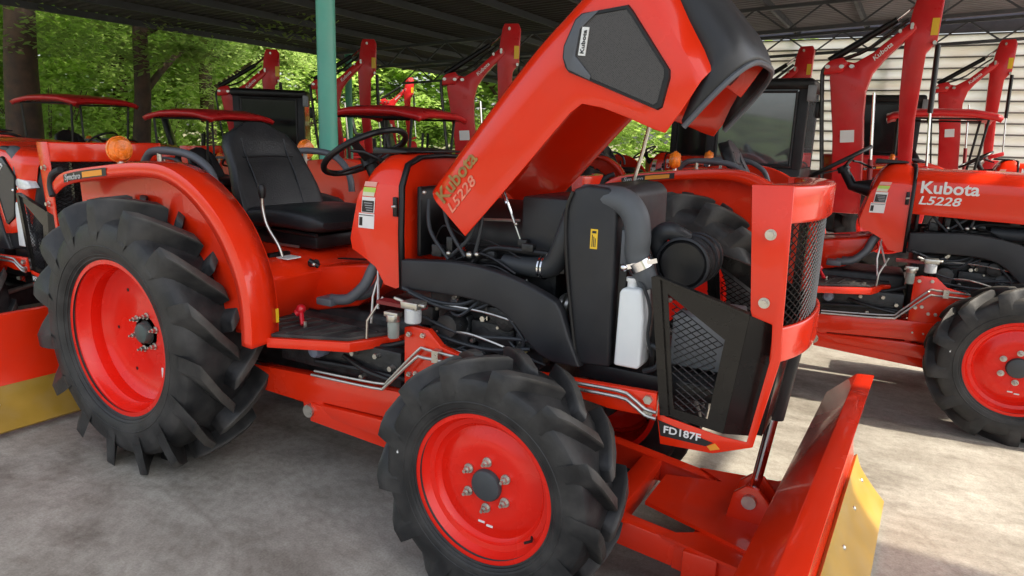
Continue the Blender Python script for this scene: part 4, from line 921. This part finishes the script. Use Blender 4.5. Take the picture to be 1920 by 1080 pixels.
    arm = MB().prism(am, -.29, -.15).build('arm', EXRED, E, bevel=.016)
    MB().prism([(1.26,2.92),(1.37,2.92),(1.37,3.14),(1.26,3.14)], -.2905, -.293).build('arm_label', LABYEL, arm)
    MB().cyl((1.40,-.22,2.80),(1.36,-.22,2.05), .045, 12).build('bucket_cylinder', BLACK, arm); MB().cyl((1.36,-.22,2.05),(1.34,-.22,1.50), .022, 10).build('bucket_rod', CHROME, arm)
    for x_, z_ in ((1.34,2.82),(.97,3.06),(1.14,3.42),(.97,1.40)): MB().cyl((x_,-.33,z_),(x_,-.11,z_), .028, 12).build('arm_pin', STEEL, arm)
    MB().bar((.97,-.22,1.40),(1.36,-.22,1.48), .14, .06).build('bucket_link', EXRED, arm, bevel=.01)
    bk_ = arc_profile([(.86,1.30),(.98,1.36),(1.30,1.34),(1.36,1.10),(1.25,.84),(1.02,.74),(.80,.82)],3)
    MB().prism(bk_, -.48, .04).build('bucket', EXRED, E, bevel=.012)
    split('bucket_tooth', STEEL, E, [MB().prism([(.74,.80),(.86,.83),(.84,.87),(.76,.86)], -.47+k*.115, -.41+k*.115) for k in range(4)])
    MB().prism([(-.05,.10),(.03,.12),(.06,.30),(.0,.46),(-.04,.45),(.0,.30)], -.72, .72).build('dozer_blade', EXRED, E, bevel=.006)
    split('dozer_arm', EXRED, E, [MB().bar((-.6,q*.3,.3),(0,q*.4,.28), .08, .10) for q in (-1,1)])
    # proportions of the folded boom: short upper section, lower section and arm leaning slightly forward
    def fit(v):
        x, z = v.x, v.z
        if x > .33: x = .33+(x-.33)*.60
        if z > 2.5: z = 2.5+(z-2.5)*.76
        else: x += (2.5-z)*.10
        return Vector((x, v.y, z))
    for o in [boom, arm]+list(boom.children)+list(arm.children)+[c for c in E.children if c.name.startswith('bucket')]:
        for v in o.data.vertices: v.co = fit(v.co)
    return E
ex0 = make_excavator()
exs = [((2.254,6.35), 0, 1.0, 'tall crimson digger with raised boom behind the right tractor, arm hanging down'),
       ((-6.15,4.75), 50, .87, 'crimson digger with folded boom in front of trees at the left'),
       ((-5.0,5.6), 40, .93, 'crimson digger with its boom just right of the green column'),
       ((-2.2,5.15), 30, .93, 'crimson digger whose boom rises beside the raised hood'),
       ((3.40,13.5), 0, 1.12, 'crimson digger near the louvred wall at the far right'),
       ((.55,10.4), 0, 1.0, 'crimson digger whose arm top shows above the black cab'),
       ((-12.2,15.6), 38, 1.05, 'small distant digger arm against the bright foliage at the back')]
for i, ((x, y), rz, sc, lb) in enumerate(exs):
    OPEN = ('cab_roof','cab_post','side_window','windscreen','rear_window','window_seal','work_lamp','mirror')
    e = ex0 if i == 0 else copy_tree(ex0, None, OPEN if i in (1,3,6) else ())
    if i in (1,3,6):
        MB().loft([[(-.85-.12*t+.06*math.cos(a), .22+.24*(1-.5*t**4)*math.copysign(abs(math.sin(a))**.6,math.sin(a)), 1.52+.52*t) for a in [2*math.pi*k/16 for k in range(16)]] for t in (0,.25,.5,.75,.95,1)], closed=True, caps=True).build('operator_backrest', VINYL, e)
        MB().box((-.86,-.02,1.42),(-.40,.46,1.56)).build('operator_seat', VINYL, e, bevel=.04, seg=3)
        for s_ in (-1,1): MB().tube([(-.38,.22+s_*.30,1.42),(-.36,.22+s_*.30,1.80)], .018, 8).build('control_lever', BLACK, e)
    elif i:
        for c in e.children:
            if c.name.split('.')[0] in ('side_window','windscreen','rear_window'): c.material_slots[0].link = 'OBJECT'; c.material_slots[0].material = DKGLASS
    e.location = (x, y, 0); e.rotation_euler.z = rad(rz); e.scale = (sc,)*3
    tag(e, lb, 'excavator', 'diggers with raised booms')

# ------------------------------------------------------------------ trees
def make_tree(name, loc, h, r, lean, leaf, seed, n_leaf, crown_c, crown_r, label, group, lsize=.13, fork=False):
    rnd = random.Random(seed); T = empty(name, loc); limbs = []
    tr = MB(); pts = []
    for i in range(7):
        t = i/6; pts.append(V(lean[0]*t+rnd.uniform(-.1,.1)*t, lean[1]*t+rnd.uniform(-.1,.1)*t, h*t))
    tr.tube(pts, [r*(1.25 if i == 0 else 1-.10*i) for i in range(7)], 14, smooth=3)
    for k in range(9):
        t = rnd.uniform(.35,1); p = pts[min(6,int(t*6))]; a = rnd.uniform(0,2*math.pi); L = rnd.uniform(.5,1.0)*crown_r[0]
        q = p+V(math.cos(a)*L*.5, math.sin(a)*L*.5, L*.30); e = p+V(math.cos(a)*L, math.sin(a)*L, L*rnd.uniform(.25,.6))
        tr.tube([p,q,e], [r*.42,r*.26,r*.08], 8, smooth=4); limbs.append((p,q,e))
        for j in range(3):
            s0 = q.lerp(e, rnd.uniform(0,.7)); e2 = s0+V(rnd.uniform(-1,1),rnd.uniform(-1,1),rnd.uniform(-.1,.7))*L*.45
            tr.tube([s0, s0.lerp(e2,.5)+V(0,0,.05), e2], [r*.14,r*.09,r*.03], 6, smooth=3); limbs.append((s0,s0.lerp(e2,.5),e2))
    tr.build('trunk', TRUNK, T)
    cl = []
    for k in range(int(n_leaf/110)):
        if rnd.random() < .45: l_ = rnd.choice(limbs); c = l_[1].lerp(l_[2], rnd.uniform(.1,1.1))
        else:
            while True:
                u = V(rnd.uniform(-1,1),rnd.uniform(-1,1),rnd.uniform(-1,1))
                if .25 < u.length < 1: break
            c = Vector(crown_c)+V(u.x*crown_r[0],u.y*crown_r[1],u.z*crown_r[2])
        cl.append((c, rnd.uniform(.35,.95)))
    vs, fs = [], []
    for c, rr in cl:
        for k in range(110):
            p = c+V(rnd.gauss(0,.5)*rr, rnd.gauss(0,.5)*rr, rnd.gauss(0,.26)*rr)
            a = rnd.uniform(0,2*math.pi); L = lsize*rnd.uniform(.6,1.3); d = V(math.cos(a),math.sin(a),rnd.uniform(-.7,.25)).normalized()
            sd_ = d.cross(V(rnd.uniform(-.5,.5),rnd.uniform(-.5,.5),1)).normalized()*L*.26
            o = len(vs); vs += [p, p+d*L*.5+sd_, p+d*L, p+d*L*.5-sd_]; fs.append((o,o+1,o+2,o+3))
    me = bpy.data.meshes.new('crown'); me.from_pydata([tuple(v) for v in vs], [], fs); me.materials.append(leaf)
    o = bpy.data.objects.new('crown', me); COL.objects.link(o); o.parent = T
    tag(T, label, 'tree', group); return T
GRP = 'trees behind the shed'
make_tree('shade_tree', (-11.65,4.5,-.03), 8, .34, (.3,.2), LEAF1, 1, 30000, (0,0,6.6), (4.2,4.2,2.6), 'thick dark trunk tree at the far left edge', GRP, .15)
make_tree('shade_tree', (-11.15,6.5,-.03), 7, .20, (.2,.3), LEAF1, 2, 36000, (0,0,5.2), (4.2,4.2,2.4), 'slender forked tree left of the middle under the roof edge', GRP, .15)
make_tree('shade_tree', (-15.5,11.5,-.03), 8, .24, (-.3,.2), LEAF3, 3, 36000, (0,0,5.0), (4.2,4.2,3.4), 'olive tree behind the left digger boom', GRP, .17)
make_tree('shade_tree', (-19,5.0,-.03), 9, .30, (.2,-.3), LEAF2, 4, 36000, (0,0,4.6), (5,5,4.2), 'bright green tree showing between the thick and slender trunks', GRP, .24)
make_tree('shade_tree', (-21,12,-.03), 9, .28, (.2,.3), LEAF2, 5, 40000, (0,0,4.4), (6,6,4.2), 'bright yellow-green tree behind the slender trunk', GRP, .26)
make_tree('shade_tree', (-19,19,-.03), 8, .25, (.2,.3), LEAF2, 6, 40000, (0,0,4.2), (6,6,4.2), 'sunlit bright tree seen between the digger booms', GRP, .26)
make_tree('shade_tree', (-13,25,-.03), 8, .25, (.2,.3), LEAF2, 8, 36000, (0,0,4.0), (6,6,4.2), 'sunlit tree at the far back by the smallest digger arm', GRP, .26)
make_tree('shade_tree', (-22,0,-.03), 9, .3, (.2,.3), LEAF1, 9, 34000, (0,0,4.8), (6,6,4.4), 'dark leafy tree beyond the thick trunk', GRP, .26)
make_tree('shade_tree', (-5,26,-.03), 8, .25, (.2,.3), LEAF2, 10, 30000, (0,0,4.0), (5.5,5,4), 'green tree at the far back behind the shed', GRP, .26)
make_tree('shade_tree', (-31,10,-.03), 12, .35, (.2,.3), LEAF3, 11, 34000, (0,0,6.0), (9,9,6), 'tall hazy tree in the farthest row behind the slender trunk', GRP, .42)
make_tree('shade_tree', (-28,24,-.03), 12, .35, (.2,.3), LEAF3, 12, 34000, (0,0,6.0), (9,9,6), 'tall tree in the farthest row behind the digger booms', GRP, .42)
def bush(loc, r, leaf, seed, n, label):
    rnd = random.Random(seed); vs, fs = [], []
    st = MB()
    for k in range(7):
        a = rnd.uniform(0,6.28); st.tube([(0,0,0),(math.cos(a)*r*.3,math.sin(a)*r*.3,r*.7),(math.cos(a)*r*.6,math.sin(a)*r*.6,r*1.3)], [.03,.02,.01], 6, smooth=3)
    for k in range(n):
        a = rnd.uniform(0,6.28); el = math.asin(rnd.uniform(0,1)); q = r*rnd.uniform(.45,1)**.5*(1+.25*math.sin(5*a+seed))
        p = V(math.cos(a)*math.cos(el)*q, math.sin(a)*math.cos(el)*q, math.sin(el)*q*1.35+.05)
        L = .16*rnd.uniform(.6,1.4); b_ = rnd.uniform(0,6.28); d = V(math.cos(b_),math.sin(b_),rnd.uniform(-.4,.9)).normalized(); sd_ = d.cross(V(rnd.uniform(-.5,.5),rnd.uniform(-.5,.5),1)).normalized()*L*.24
        o = len(vs); vs += [p, p+d*L*.5+sd_, p+d*L, p+d*L*.5-sd_]; fs.append((o,o+1,o+2,o+3))
    B = empty('bush', loc); st.build('stem', TRUNK, B)
    me = bpy.data.meshes.new('foliage'); me.from_pydata([tuple(v) for v in vs], [], fs); me.materials.append(leaf)
    o = bpy.data.objects.new('foliage', me); COL.objects.link(o); o.parent = B
    tag(B, label, 'bush', 'bushes beyond the shed')
bush((-15.2,3.2,-.03), 1.7, LEAF2, 1, 5000, 'leafy bush at the left edge below the thick trunk')
bush((-15.8,7.0,-.03), 1.9, LEAF2, 2, 6000, 'bright bush left of the slender trunk')
bush((-16.0,10.0,-.03), 1.8, LEAF2, 3, 6000, 'bright bush right of the slender trunk')
bush((-15.5,14.5,-.03), 1.9, LEAF2, 4, 6000, 'sunlit bush seen past the leftmost digger')
bush((-15.0,18.5,-.03), 2.0, LEAF2, 5, 6000, 'sunlit bush seen behind the green column')
bush((-12.5,22.5,-.03), 2.0, LEAF2, 6, 6000, 'sunlit bush below the far edge of the roof')

# far wood closing the view behind the trees
rnd = random.Random(77); vs, fs = [], []
for k in range(700):
    a = rnd.uniform(0, 1); cx, cy = -40+a*34+rnd.uniform(-3,3), -14+a*54+rnd.uniform(-3,3)
    cz = rnd.uniform(.8, 11)*(.75+.25*math.sin(a*17)); rr = rnd.uniform(1.2, 2.4)
    for j in range(70):
        p = V(cx+rnd.gauss(0,.5)*rr, cy+rnd.gauss(0,.5)*rr, max(.1, cz+rnd.gauss(0,.35)*rr)); L = rnd.uniform(.35,.75); b_ = rnd.uniform(0,6.28)
        d = V(math.cos(b_),math.sin(b_),rnd.uniform(-.7,.3)).normalized(); sd_ = d.cross(V(rnd.uniform(-.5,.5),rnd.uniform(-.5,.5),1)).normalized()*L*.3
        o = len(vs); vs += [p, p+d*L*.5+sd_, p+d*L, p+d*L*.5-sd_]; fs.append((o,o+1,o+2,o+3))
me = bpy.data.meshes.new('far_wood'); me.from_pydata([tuple(v) for v in vs], [], fs); me.materials.append(LEAF2)
fw = bpy.data.objects.new('far_wood', me); COL.objects.link(fw); fw['kind'] = 'stuff'; fw['label'] = 'bright green wood closing the view far behind the shed'; fw['category'] = 'wood'
